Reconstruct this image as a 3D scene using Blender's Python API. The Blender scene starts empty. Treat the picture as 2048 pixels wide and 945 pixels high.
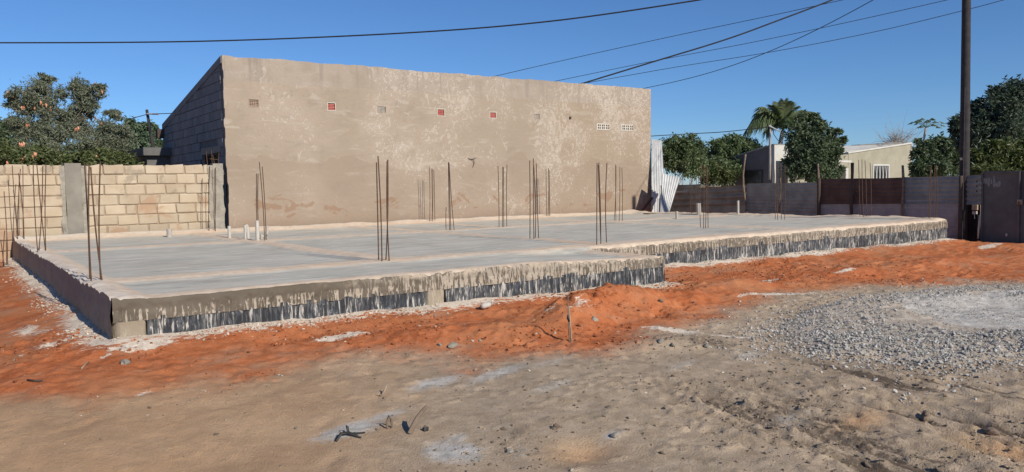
import bpy, bmesh, math, random
import numpy as np
from mathutils import Vector, Matrix
random.seed(7); RNG = np.random.default_rng(7)
SC = bpy.context.scene
C = SC.collection
# ------------------------------------------------------------------ camera
FPX, PITCH, ROLL, YAW = 1595.77, 0.0608422, -0.01874, 0.617939
CAMZ = 0.9
def _basis():
    cp, sp = math.cos(PITCH), math.sin(PITCH)
    w = np.array([math.sin(YAW)*cp, math.cos(YAW)*cp, -sp])
    r = np.array([math.cos(YAW), -math.sin(YAW), 0.0]); u = np.cross(r, w)
    r2 = math.cos(ROLL)*r + math.sin(ROLL)*u
    u2 = -math.sin(ROLL)*r + math.cos(ROLL)*u
    return r2, u2, w
CR, CU, CW = _basis()
cd = bpy.data.cameras.new('camera'); cam = bpy.data.objects.new('camera', cd); C.objects.link(cam)
cd.sensor_width = 36.0; cd.lens = FPX/2048*36.0; cd.clip_start = 0.05; cd.clip_end = 3000
M = Matrix(((CR[0], CU[0], -CW[0], 0), (CR[1], CU[1], -CW[1], 0), (CR[2], CU[2], -CW[2], CAMZ), (0, 0, 0, 1)))
cam.matrix_world = M
SC.camera = cam
# ------------------------------------------------------------------ light
SUN_EL = math.radians(30.5)
SHX, SHY = -0.1175, 0.993                       # direction the shadows fall on the ground
to_sun = Vector((-SHX*math.cos(SUN_EL), -SHY*math.cos(SUN_EL), math.sin(SUN_EL))).normalized()
world = bpy.data.worlds.new('World'); SC.world = world; world.use_nodes = True
wn = world.node_tree.nodes; wl = world.node_tree.links
for n in list(wn): wn.remove(n)
sky = wn.new('ShaderNodeTexSky'); sky.sky_type = 'NISHITA'; sky.sun_disc = False
sky.sun_elevation = SUN_EL; sky.sun_rotation = math.atan2(to_sun.x, to_sun.y)
sky.altitude = 60; sky.air_density = 0.85; sky.dust_density = 0.1; sky.ozone_density = 10.0
bg = wn.new('ShaderNodeBackground'); bg.inputs['Strength'].default_value = 0.105
wo = wn.new('ShaderNodeOutputWorld')
wl.new(sky.outputs[0], bg.inputs[0]); wl.new(bg.outputs[0], wo.inputs[0])
sd = bpy.data.lights.new('sun', 'SUN'); sd.energy = 5.0; sd.angle = math.radians(0.5); sd.color = (1.0, 0.92, 0.79)
sun = bpy.data.objects.new('sun', sd); C.objects.link(sun)
sun.rotation_euler = to_sun.to_track_quat('Z', 'Y').to_euler()
SC.view_settings.view_transform = 'Standard'; SC.view_settings.look = 'None'
SC.view_settings.exposure = 0.0; SC.view_settings.gamma = 1.0; SC.view_settings.use_curve_mapping = False

def at(px, py, depth):
    """point at a forward distance from the camera, used to survey far things"""
    d = (px-1024)*CR - (py-472.5)*CU + FPX*CW
    return d*(depth/FPX) + np.array([0, 0, CAMZ])
# ------------------------------------------------------------------ noise (numpy)
_T = RNG.random((8, 256, 256)).astype(np.float32)
def vn(x, y, s=0):
    t = _T[s % 8]
    x = np.asarray(x, dtype=np.float64) + 37.7*s; y = np.asarray(y, dtype=np.float64) + 11.3*s
    xi = np.floor(x).astype(int); yi = np.floor(y).astype(int); fx = x-xi; fy = y-yi
    fx = fx*fx*(3-2*fx); fy = fy*fy*(3-2*fy)
    a = t[xi & 255, yi & 255]; b = t[(xi+1) & 255, yi & 255]; c = t[xi & 255, (yi+1) & 255]; d = t[(xi+1) & 255, (yi+1) & 255]
    return (a*(1-fx)+b*fx)*(1-fy) + (c*(1-fx)+d*fx)*fy
def fbm(x, y, o=4, s=0, g=0.5):
    v = 0; a = 1; n = 0
    for i in range(o):
        v = v + a*vn(x*2**i, y*2**i, s+i); n += a; a *= g
    return v/n                                    # 0..1
def sst(e0, e1, v):
    t = np.clip((v-e0)/(e1-e0), 0, 1); return t*t*(3-2*t)
# ------------------------------------------------------------------ materials
class NT:
    def __init__(s, name):
        s.m = bpy.data.materials.new(name); s.m.use_nodes = True
        s.n = s.m.node_tree.nodes; s.l = s.m.node_tree.links
        s.b = s.n['Principled BSDF']; s.b.inputs['Roughness'].default_value = 0.9
        s.b.inputs['Specular IOR Level'].default_value = 0.25
        s.o = s.n['Material Output']; s._c = None
    def coord(s, kind='Object'):
        if s._c is None: s._c = s.n.new('ShaderNodeTexCoord')
        return s._c.outputs[kind]
    def pos(s): return s.n.new('ShaderNodeNewGeometry').outputs['Position']
    def mapv(s, v, scale=(1, 1, 1), rot=(0, 0, 0), loc=(0, 0, 0)):
        k = s.n.new('ShaderNodeMapping'); s.l.new(v, k.inputs[0])
        k.inputs['Scale'].default_value = scale; k.inputs['Rotation'].default_value = rot; k.inputs['Location'].default_value = loc
        return k.outputs[0]
    def noise(s, v, scale, detail=4, rough=0.55, dist=0.0):
        k = s.n.new('ShaderNodeTexNoise'); s.l.new(v, k.inputs['Vector'])
        k.inputs['Scale'].default_value = scale; k.inputs['Detail'].default_value = detail
        k.inputs['Roughness'].default_value = rough; k.inputs['Distortion'].default_value = dist
        return k.outputs['Fac']
    def vor(s, v, scale, feature='F1', out='Distance'):
        k = s.n.new('ShaderNodeTexVoronoi'); k.feature = feature; s.l.new(v, k.inputs['Vector']); k.inputs['Scale'].default_value = scale
        return k.outputs[out]
    def ramp(s, f, lo, hi):
        k = s.n.new('ShaderNodeMapRange'); k.interpolation_type = 'SMOOTHSTEP'
        s._in(f, k.inputs[0]); k.inputs[1].default_value = lo; k.inputs[2].default_value = hi
        return k.outputs[0]
    def _in(s, v, sock):
        if isinstance(v, (int, float)): sock.default_value = v
        elif isinstance(v, tuple): sock.default_value = v if len(v) == 4 or sock.type == 'VECTOR' else v+(1,)
        else: s.l.new(v, sock)
    def math(s, op, a, b=0.0):
        k = s.n.new('ShaderNodeMath'); k.operation = op; s._in(a, k.inputs[0]); s._in(b, k.inputs[1]); return k.outputs[0]
    def mix(s, f, a, b, mode='MIX'):
        k = s.n.new('ShaderNodeMix'); k.data_type = 'RGBA'; k.blend_type = mode
        s._in(f, k.inputs[0]); s._in(a, k.inputs[6]); s._in(b, k.inputs[7]); return k.outputs[2]
    def attr(s, name):
        k = s.n.new('ShaderNodeAttribute'); k.attribute_name = name; return k
    def sep(s, v):
        k = s.n.new('ShaderNodeSeparateXYZ'); s.l.new(v, k.inputs[0]); return k.outputs
    def sepc(s, v):
        k = s.n.new('ShaderNodeSeparateColor'); s.l.new(v, k.inputs[0]); return k.outputs
    def rnd(s): return s.n.new('ShaderNodeObjectInfo').outputs['Random']
    def bump(s, h, strength=0.4, dist=0.02):
        k = s.n.new('ShaderNodeBump'); k.inputs['Strength'].default_value = strength; k.inputs['Distance'].default_value = dist
        s.l.new(h, k.inputs['Height']); s.l.new(k.outputs[0], s.b.inputs['Normal'])
    def col(s, v): s._in(v, s.b.inputs['Base Color'])
    def rough(s, v): s._in(v, s.b.inputs['Roughness'])
MATS = {}
def simple(name, c1, c2, scale=6, rough=0.85, metal=0.0, bump=0.2, bscale=None, bdist=0.01, spec=0.25, rnd=0.0):
    t = NT(name); v = t.coord()
    f = t.ramp(t.noise(v, scale, 5, 0.6), 0.3, 0.7)
    c = t.mix(f, c1, c2)
    if rnd:
        k = t.n.new('ShaderNodeHueSaturation'); t.l.new(c, k.inputs['Color'])
        t.l.new(t.math('ADD', t.math('MULTIPLY', t.rnd(), rnd), 1-rnd/2), k.inputs['Value']); c = k.outputs[0]
    t.col(c); t.rough(rough); t.b.inputs['Metallic'].default_value = metal; t.b.inputs['Specular IOR Level'].default_value = spec
    if bump: t.bump(t.noise(v, bscale or scale*4, 5, 0.65), bump, bdist)
    MATS[name] = t.m; return t.m

def m_ground():
    t = NT('ground'); v = t.pos()
    a = t.sepc(t.attr('mask').outputs['Color']); a2 = t.sepc(t.attr('mask2').outputs['Color'])
    n1 = t.noise(v, 0.9, 5, 0.6); n2 = t.noise(v, 7, 6, 0.65); n3 = t.noise(v, 75, 4, 0.75); n4 = t.noise(v, 22, 5, 0.7, 0.4)
    tan = t.mix(t.ramp(n1, 0.35, 0.65), (0.472, 0.303, 0.176), (0.544, 0.363, 0.218))
    grey = t.mix(t.ramp(n2, 0.3, 0.7), (0.369, 0.285, 0.198), (0.496, 0.395, 0.290))
    base = t.mix(a[2], tan, grey)
    damp = t.ramp(t.math('ADD', a2[0], t.math('MULTIPLY', t.math('SUBTRACT', n4, 0.5), 0.9)), 0.42, 0.75)
    base = t.mix(damp, base, (0.15, 0.115, 0.085))
    red = t.mix(t.ramp(n2, 0.3, 0.72), (0.412, 0.119, 0.041), (0.537, 0.188, 0.078))
    red = t.mix(t.ramp(n1, 0.45, 0.70), red, (0.499, 0.206, 0.094))
    red = t.mix(t.math('MULTIPLY', t.ramp(n4, 0.60, 0.70), 0.5), red, (0.316, 0.088, 0.033))
    red = t.mix(t.math('MULTIPLY', t.ramp(t.noise(t.mapv(v, (1, 1.6, 1)), 1.5, 6, 0.68), 0.50, 0.70), 0.75), red, (0.429, 0.227, 0.133))
    rf = t.ramp(t.math('ADD', a[0], t.math('MULTIPLY', t.math('ADD', t.math('MULTIPLY', t.math('SUBTRACT', n2, 0.5), 0.6), t.math('MULTIPLY', t.math('SUBTRACT', n1, 0.5), 0.5)), 1.0)), 0.15, 0.92)
    base = t.mix(rf, base, red)
    mot = t.noise(v, 2.6, 12, 0.78, 0.2); mo2 = t.noise(t.mapv(v, (1.0, 1.8, 1)), 9, 10, 0.8)
    base = t.mix(1.0, base, t.mix(t.ramp(mot, 0.34, 0.66), (0.84, 0.84, 0.85), (1.12, 1.11, 1.10)), 'MULTIPLY')
    base = t.mix(t.math('MULTIPLY', t.ramp(mo2, 0.56, 0.68), 0.28), base, (0.46, 0.405, 0.335))
    base = t.mix(t.math('MULTIPLY', t.ramp(mo2, 0.40, 0.28), 0.35), base, (0.15, 0.105, 0.07))
    cem = t.mix(t.ramp(n2, 0.35, 0.7), (0.43, 0.40, 0.36), (0.60, 0.57, 0.525))
    cf = t.ramp(t.math('ADD', a2[1], t.math('MULTIPLY', t.math('SUBTRACT', n4, 0.5), 1.0)), 0.38, 0.85)
    base = t.mix(cf, base, cem)
    st = t.noise(t.mapv(v, (4.0, 9.0, 4.0), (0, 0, 0.5)), 2.2, 6, 0.72, 0.7)
    wf = t.ramp(t.math('ADD', a[1], t.math('MULTIPLY', t.math('SUBTRACT', st, 0.5), 1.7)), 0.42, 0.62)
    base = t.mix(wf, base, t.mix(t.ramp(n4, 0.3, 0.7), (0.60, 0.50, 0.395), (0.80, 0.71, 0.60)))
    base = t.mix(t.ramp(n3, 0.40, 0.26), base, t.mix(0.45, base, (0.10, 0.07, 0.05)))
    base = t.mix(t.math('MULTIPLY', t.ramp(t.noise(v, 70, 2, 0.6), 0.66, 0.74), 0.6), base, (0.55, 0.48, 0.40))
    t.col(base); t.rough(0.95); t.b.inputs['Specular IOR Level'].default_value = 0.1
    t.bump(t.math('ADD', t.math('MULTIPLY', n4, 0.45), n3), 0.85, 0.016)
    MATS['ground'] = t.m
m_ground()
def m_slabtop():
    t = NT('slab_top'); v = t.pos()
    a = t.sepc(t.attr('mask').outputs['Color'])
    n1 = t.noise(v, 0.7, 5, 0.6); n2 = t.noise(v, 9, 6, 0.65); sw = t.noise(t.mapv(v, (0.5, 2.6, 1), (0, 0, -0.35)), 2.4, 6, 0.6, 0.6)
    con = t.mix(t.ramp(n1, 0.3, 0.7), (0.400, 0.388, 0.337), (0.510, 0.488, 0.423))
    con = t.mix(t.math('MULTIPLY', t.ramp(sw, 0.50, 0.66), 0.85), con, (0.580, 0.557, 0.494))
    con = t.mix(t.math('MULTIPLY', t.ramp(sw, 0.46, 0.34), 0.7), con, (0.300, 0.289, 0.252))
    con = t.mix(t.ramp(t.noise(t.mapv(v, (0.45, 3.0, 1), (0, 0, 0.25)), 4.5, 5, 0.65), 0.60, 0.70), con, (0.720, 0.687, 0.608))
    sand = t.mix(t.ramp(n2, 0.3, 0.7), (0.553, 0.435, 0.322), (0.663, 0.550, 0.432))
    sand = t.mix(t.ramp(n1, 0.5, 0.75), sand, (0.598, 0.440, 0.311))
    f = t.ramp(t.math('ADD', a[0], t.math('MULTIPLY', t.math('SUBTRACT', t.noise(v, 5, 6, 0.7, 0.5), 0.5), 0.9)), 0.28, 0.72)
    con = t.mix(t.math('MULTIPLY', t.ramp(t.noise(t.mapv(v, (1, 1.7, 1)), 1.1, 9, 0.72), 0.48, 0.66), 0.55), con, (0.555, 0.475, 0.385))
    c = t.mix(f, con, sand)
    c = t.mix(t.ramp(t.math('ADD', a[1], t.math('MULTIPLY', t.math('SUBTRACT', n2, 0.5), 0.9)), 0.35, 0.75), c, (0.63, 0.56, 0.475))
    t.col(c); t.rough(0.9)
    t.bump(t.math('ADD', t.noise(v, 30, 5, 0.7), t.math('MULTIPLY', n2, 0.6)), 0.5, 0.012)
    MATS['slab_top'] = t.m
m_slabtop()
def m_band(name, dark, light, drip, dmix=0.8):
    t = NT(name); v = t.pos(); z = t.sep(v)[2]
    n1 = t.noise(v, 1.6, 5, 0.6); n2 = t.noise(v, 14, 6, 0.7)
    c = t.mix(t.ramp(n1, 0.32, 0.68), dark, light)
    c = t.mix(t.math('MULTIPLY', t.ramp(n2, 0.62, 0.72), 0.5), c, drip)
    d = t.noise(t.mapv(v, (1, 1, 0.10)), 44, 4, 0.6, 0.35)
    g = t.noise(t.mapv(v, (1, 1, 0.01)), 1.3, 2, 0.5)
    x_ = t.sep(v)[0]
    f = t.ramp(t.math('ADD', t.math('ADD', d, t.math('MULTIPLY', g, 0.30)), t.math('MULTIPLY', t.ramp(x_, 2.2, 4.5), 0.045)), 0.66, 0.74)
    st_ = t.math('MAXIMUM', t.ramp(t.math('ADD', z, t.math('MULTIPLY', t.math('SUBTRACT', n1, 0.5), 0.06)), -0.060, -0.085), t.math('MULTIPLY', t.ramp(x_, 3.0, 3.9), 0.75))
    f = t.math('MULTIPLY', f, st_)
    c = t.mix(t.math('MULTIPLY', t.math('SUBTRACT', 1.0, st_), 0.35), c, dark)
    c = t.mix(t.math('MULTIPLY', f, dmix), c, drip)
    lip = t.ramp(t.math('ADD', z, t.math('MULTIPLY', t.math('SUBTRACT', t.noise(v, 6, 6, 0.75, 0.6), 0.5), 0.22)), -0.055, -0.005)
    lip = t.math('MULTIPLY', lip, t.math('MULTIPLY', t.ramp(t.noise(v, 2.1, 5, 0.7), 0.42, 0.60), t.ramp(x_, 2.6, 3.6)))
    c = t.mix(t.math('MULTIPLY', lip, min(0.9, dmix)), c, (0.47, 0.395, 0.31))
    t.col(c); t.rough(0.9); t.bump(t.math('ADD', n2, t.math('MULTIPLY', f, 0.5)), 0.6, 0.015)
    MATS[name] = t.m
m_band('edge_concrete', (0.106, 0.089, 0.068), (0.157, 0.134, 0.106), (0.46, 0.40, 0.325), 0.75)
m_band('side_concrete', (0.264, 0.216, 0.167), (0.341, 0.280, 0.217), (0.465, 0.400, 0.304), 0.3)
m_band('pad_concrete', (0.26, 0.215, 0.16), (0.32, 0.27, 0.205), (0.42, 0.365, 0.295), 0.5)
def m_plastic():
    t = NT('black_polythene'); v = t.pos()
    d = t.noise(t.mapv(v, (1, 1, 0.13)), 34, 5, 0.66, 0.9); g = t.noise(v, 2.2, 5, 0.7)
    d2 = t.noise(t.mapv(v, (1, 1, 0.10)), 42, 2, 0.5, 0.2)
    s = t.math('ADD', d, t.math('MULTIPLY', g, 0.40))
    f = t.ramp(s, 0.735, 0.80); h = t.math('MULTIPLY', t.ramp(s, 0.62, 0.76), 0.35)
    c = t.mix(h, (0.028, 0.031, 0.036), (0.22, 0.225, 0.23))
    c = t.mix(t.math('MULTIPLY', t.ramp(d2, 0.58, 0.68), 0.30), c, (0.30, 0.30, 0.29))
    c = t.mix(t.math('MULTIPLY', f, 0.85), c, (0.50, 0.475, 0.435))
    t.col(c); t.rough(t.mix(f, (0.28,)*3, (0.85,)*3)); t.b.inputs['Specular IOR Level'].default_value = 0.5
    t.bump(t.math('ADD', t.math('MULTIPLY', f, 0.6), t.noise(t.mapv(v, (1, 1, 0.35)), 26, 4, 0.6, 0.6)), 0.7, 0.02)
    MATS['black_polythene'] = t.m
m_plastic()
def m_plaster():
    t = NT('old_plaster'); v = t.pos(); x, y, z = t.sep(v)
    n1 = t.noise(v, 0.45, 6, 0.6); n2 = t.noise(v, 2.2, 6, 0.65); n3 = t.noise(v, 11, 5, 0.65)
    c = t.mix(t.ramp(n1, 0.35, 0.65), (0.300, 0.244, 0.187), (0.355, 0.290, 0.230))
    c = t.mix(t.math('MULTIPLY', t.ramp(n2, 0.55, 0.7), 0.55), c, (0.251, 0.207, 0.161))
    tr = t.noise(t.mapv(v, (0.55, 1, 2.6), (0, 0.25, 0)), 1.7, 6, 0.66, 0.9)
    c = t.mix(t.math('MULTIPLY', t.ramp(tr, 0.54, 0.68), 0.55), c, (0.418, 0.370, 0.312))
    c = t.mix(t.math('MULTIPLY', t.ramp(tr, 0.44, 0.32), 0.45), c, (0.257, 0.217, 0.180))
    # right half: newer ochre coat below the flaked lime wash
    wob = t.math('MULTIPLY', t.math('SUBTRACT', n2, 0.5), 0.55)
    och = t.math('MULTIPLY', t.ramp(t.math('ADD', x, t.math('MULTIPLY', wob, 9.0)), 14.2, 15.8), 0.35)
    c = t.mix(och, c, t.mix(t.ramp(n3, 0.35, 0.65), (0.284, 0.207, 0.137), (0.326, 0.251, 0.175)))
    # lower band, a browner coat with a ragged upper edge
    zb = t.math('ADD', z, t.math('ADD', t.math('MULTIPLY', wob, 0.45), t.math('MULTIPLY', t.math('SUBTRACT', n1, 0.5), 1.8)))
    low = t.ramp(zb, 1.60, 1.50)
    c = t.mix(t.math('MULTIPLY', low, 0.42), c, t.mix(t.ramp(n1, 0.3, 0.7), (0.257, 0.195, 0.147), (0.297, 0.231, 0.175)))
    # upper band under the wall head
    up = t.ramp(t.math('ADD', z, t.math('MULTIPLY', wob, 0.35)), 3.44, 3.48)
    c = t.mix(t.math('MULTIPLY', up, 0.55), c, t.mix(t.ramp(n2, 0.35, 0.65), (0.284, 0.237, 0.200), (0.355, 0.303, 0.259)))
    # pale cracked line along the edge of the two coats
    ln = t.math('MULTIPLY', t.ramp(t.math('ABSOLUTE', t.math('SUBTRACT', zb, 1.54)), 0.022, 0.006), t.ramp(n3, 0.42, 0.55))
    c = t.mix(t.math('MULTIPLY', ln, 0.30), c, (0.426, 0.365, 0.303))
    # flakes and curled strokes of lighter lime wash
    reg = t.math('ADD', t.math('MULTIPLY', t.ramp(x, 6.0, 15.0), 0.085), t.math('MULTIPLY', t.math('SUBTRACT', n1, 0.5), 0.95))
    reg = t.math('SUBTRACT', reg, t.math('MULTIPLY', low, 0.035))
    fl = t.noise(t.mapv(v, (1.5, 1, 1.0), (0, 0.6, 0)), 4.6, 5, 0.52, 1.9)
    flf = t.ramp(t.math('ADD', fl, reg), 0.62, 0.665)
    c = t.mix(t.math('MULTIPLY', flf, 0.60), c, (0.446, 0.385, 0.320))
    fl2 = t.noise(t.mapv(v, (1.0, 1, 1.7), (0, -0.5, 0)), 7.5, 3, 0.5, 2.3)
    flf2 = t.ramp(t.math('ADD', fl2, t.math('MULTIPLY', reg, 0.8)), 0.68, 0.71)
    c = t.mix(t.math('MULTIPLY', flf2, 0.75), c, (0.490, 0.433, 0.368))
    # red-brown mud stains near the foot
    mud = t.noise(t.mapv(v, (0.8, 1, 1.3)), 1.9, 5, 0.6, 0.8)
    mf = t.ramp(t.math('SUBTRACT', mud, t.math('MULTIPLY', t.math('ABSOLUTE', t.math('SUBTRACT', z, 0.55)), 0.28)), 0.55, 0.60)
    c = t.mix(t.math('MULTIPLY', mf, 0.62), c, (0.241, 0.141, 0.087))
    spl = t.ramp(t.math('ADD', z, t.math('MULTIPLY', n2, 0.7)), 0.85, 0.30)
    c = t.mix(t.math('MULTIPLY', spl, 0.45), c, (0.284, 0.186, 0.124))
    # run-off streaks below the head of the wall
    rs = t.noise(t.mapv(v, (1, 1, 0.05)), 7, 3, 0.6)
    rf = t.math('MULTIPLY', t.ramp(rs, 0.54, 0.7), t.ramp(z, 3.1, 4.0))
    c = t.mix(t.math('MULTIPLY', rf, 0.40), c, (0.178, 0.153, 0.131))
    sp = t.ramp(t.noise(v, 16, 2, 0.5), 0.74, 0.78)
    c = t.mix(t.math('MULTIPLY', sp, 0.6), c, (0.156, 0.123, 0.098))
    t.col(c); t.rough(0.93)
    h = t.math('SUBTRACT', t.math('ADD', t.math('MULTIPLY', n3, 0.5), t.math('MULTIPLY', n2, 0.5)), t.math('MULTIPLY', t.math('ADD', flf, flf2), 0.16))
    t.bump(h, 0.7, 0.03)
    MATS['old_plaster'] = t.m
m_plaster()
def m_block(name, a, b, stain):
    t = NT(name); v = t.pos(); o = t.rnd()
    n1 = t.noise(v, 2.5, 5, 0.6); n2 = t.noise(v, 24, 5, 0.7)
    c = t.mix(t.ramp(n1, 0.3, 0.7), a, b)
    k = t.n.new('ShaderNodeHueSaturation'); t.l.new(c, k.inputs['Color'])
    t.l.new(t.math('ADD', t.math('MULTIPLY', o, 0.20), 0.91), k.inputs['Value']); c = k.outputs[0]
    if stain:
        z = t.sep(v)[2]
        mf = t.ramp(t.math('SUBTRACT', t.noise(v, 1.5, 5, 0.6, 0.5), t.math('MULTIPLY', z, 0.13)), 0.50, 0.56)
        c = t.mix(t.math('MULTIPLY', mf, 0.65), c, (0.36, 0.22, 0.135))
        gr = t.ramp(t.math('ADD', t.noise(v, 2.6, 5, 0.65), t.math('MULTIPLY', z, 0.10)), 0.68, 0.78)
        c = t.mix(t.math('MULTIPLY', gr, 0.55), c, (0.20, 0.165, 0.125))
    c = t.mix(t.math('MULTIPLY', t.ramp(n2, 0.36, 0.28), 0.5), c, (0.25, 0.19, 0.13))
    t.col(c); t.rough(0.95); t.bump(t.math('ADD', n2, n1), 0.6, 0.012)
    MATS[name] = t.m
m_block('tan_block', (0.397, 0.316, 0.222), (0.451, 0.375, 0.279), True)
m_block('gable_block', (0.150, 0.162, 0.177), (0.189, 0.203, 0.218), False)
simple('tan_mortar', (0.29, 0.22, 0.155), (0.34, 0.27, 0.195), 5)
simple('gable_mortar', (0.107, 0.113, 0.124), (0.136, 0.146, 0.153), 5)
simple('pillar_concrete', (0.200, 0.185, 0.155), (0.260, 0.240, 0.205), 3, bump=0.4)
simple('rough_mortar', (0.246, 0.225, 0.187), (0.340, 0.310, 0.259), 6, bump=0.9, bscale=14, bdist=0.03)
simple('rusty_steel', (0.085, 0.052, 0.038), (0.14, 0.08, 0.05), 30, rough=0.7, metal=0.3)
simple('white_pvc', (0.425, 0.391, 0.348), (0.493, 0.468, 0.425), 8, rough=0.45, bump=0)
simple('grey_pvc', (0.34, 0.31, 0.27), (0.42, 0.385, 0.34), 12, rough=0.6, bump=0.1)
simple('galvanised', (0.413, 0.419, 0.419), (0.551, 0.557, 0.557), 4, rough=0.5, metal=0.25, bump=0.1)
simple('fence_grey', (0.187, 0.194, 0.193), (0.285, 0.288, 0.277), 3, rough=0.6, metal=0.2, bump=0.15)
simple('fence_dark', (0.155, 0.143, 0.132), (0.244, 0.228, 0.210), 3, rough=0.6, metal=0.2, bump=0.15)
simple('fence_brown', (0.085, 0.048, 0.042), (0.13, 0.080, 0.068), 3, rough=0.8, bump=0.2)
simple('plank_concrete', (0.265, 0.253, 0.259), (0.345, 0.328, 0.328), 4, bump=0.3)
simple('gate_steel', (0.095, 0.094, 0.091), (0.137, 0.134, 0.130), 2.5, rough=0.65, metal=0.1, bump=0.1)
simple('gap_black', (0.012, 0.010, 0.010), (0.022, 0.018, 0.018), 5, rough=0.9)  # near-black colour that paints the darkness of the gap by the pole
simple('weathered_wood', (0.14, 0.10, 0.075), (0.22, 0.17, 0.13), 12, bump=0.5)
simple('pale_wood', (0.27, 0.205, 0.14), (0.36, 0.285, 0.205), 14, bump=0.4)
simple('dark_wood', (0.055, 0.040, 0.034), (0.09, 0.065, 0.055), 10, bump=0.5)
simple('pole_wood', (0.028, 0.026, 0.029), (0.047, 0.043, 0.044), 6, bump=0.5)
simple('cable', (0.018, 0.018, 0.02), (0.03, 0.03, 0.032), 6, rough=0.6, bump=0)
simple('vent_clay', (0.42, 0.11, 0.095), (0.50, 0.17, 0.14), 12, bump=0.3)
simple('vent_brown', (0.30, 0.215, 0.16), (0.38, 0.28, 0.21), 12, bump=0.3)
simple('vent_grey', (0.33, 0.30, 0.26), (0.42, 0.385, 0.34), 12, bump=0.3)
simple('lime_white', (0.46, 0.42, 0.36), (0.55, 0.51, 0.45), 10, bump=0.3)
simple('void', (0.02, 0.018, 0.016), (0.03, 0.026, 0.022), 5, bump=0)
simple('roof_sheet', (0.20, 0.205, 0.21), (0.30, 0.30, 0.30), 2, rough=0.5, metal=0.3)
simple('cream_wall', (0.294, 0.275, 0.211), (0.351, 0.328, 0.257), 1.4, bump=0.2)
simple('white_wall', (0.48, 0.47, 0.43), (0.56, 0.55, 0.51), 2, bump=0.2)
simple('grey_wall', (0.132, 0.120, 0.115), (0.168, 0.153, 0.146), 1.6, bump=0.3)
simple('dark_glass', (0.02, 0.022, 0.025), (0.03, 0.03, 0.035), 3, rough=0.15, bump=0, spec=0.5)
simple('steel_white', (0.504, 0.504, 0.490), (0.562, 0.562, 0.547), 3, rough=0.5, bump=0)
simple('bark', (0.13, 0.105, 0.085), (0.21, 0.175, 0.145), 8, bump=0.6)
simple('grey_bark', (0.27, 0.25, 0.235), (0.36, 0.335, 0.31), 8, bump=0.5)
simple('orange_pod', (0.58, 0.22, 0.12), (0.66, 0.36, 0.24), 5, bump=0)
simple('black_rubber', (0.02, 0.02, 0.02), (0.05, 0.048, 0.045), 20, rough=0.5, bump=0.2)
def m_attr(name, lo=0.75, rough=0.9):
    t = NT(name); v = t.pos(); a = t.attr('tint').outputs['Color']
    n = t.noise(v, 40, 4, 0.65)
    c = t.mix(t.ramp(n, 0.3, 0.7), t.mix(1.0, a, (lo, lo, lo), 'MULTIPLY'), a)
    t.col(c); t.rough(rough); t.bump(n, 0.4, 0.006); MATS[name] = t.m
m_attr('stone'); m_attr('clod', 0.7, 0.95)
def m_leaf(name, a, b, trans=0.25, rough=0.5):
    t = NT(name); k = t.attr('tint').outputs['Fac']
    c = t.mix(k, a, b); t.col(c); t.rough(rough); t.b.inputs['Specular IOR Level'].default_value = 0.35
    tr = t.n.new('ShaderNodeBsdfTranslucent'); t.l.new(t.mix(1.0, c, (1.0, 1.15, 0.55), 'MULTIPLY'), tr.inputs[0])
    mx = t.n.new('ShaderNodeMixShader'); mx.inputs[0].default_value = trans
    t.l.new(t.b.outputs[0], mx.inputs[1]); t.l.new(tr.outputs[0], mx.inputs[2]); t.l.new(mx.outputs[0], t.o.inputs[0])
    MATS[name] = t.m
m_leaf('leaf_greygreen', (0.112, 0.141, 0.093), (0.262, 0.275, 0.200))
m_leaf('leaf_hedge', (0.065, 0.094, 0.033), (0.154, 0.172, 0.071))
m_leaf('leaf_mango', (0.055, 0.086, 0.049), (0.137, 0.176, 0.095))
m_leaf('leaf_mid', (0.078, 0.117, 0.054), (0.182, 0.227, 0.108))
m_leaf('leaf_dark', (0.039, 0.065, 0.046), (0.104, 0.130, 0.092))
m_leaf('leaf_far', (0.072, 0.117, 0.074), (0.143, 0.195, 0.115))
m_leaf('leaf_palm', (0.098, 0.137, 0.061), (0.195, 0.215, 0.115))
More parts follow.
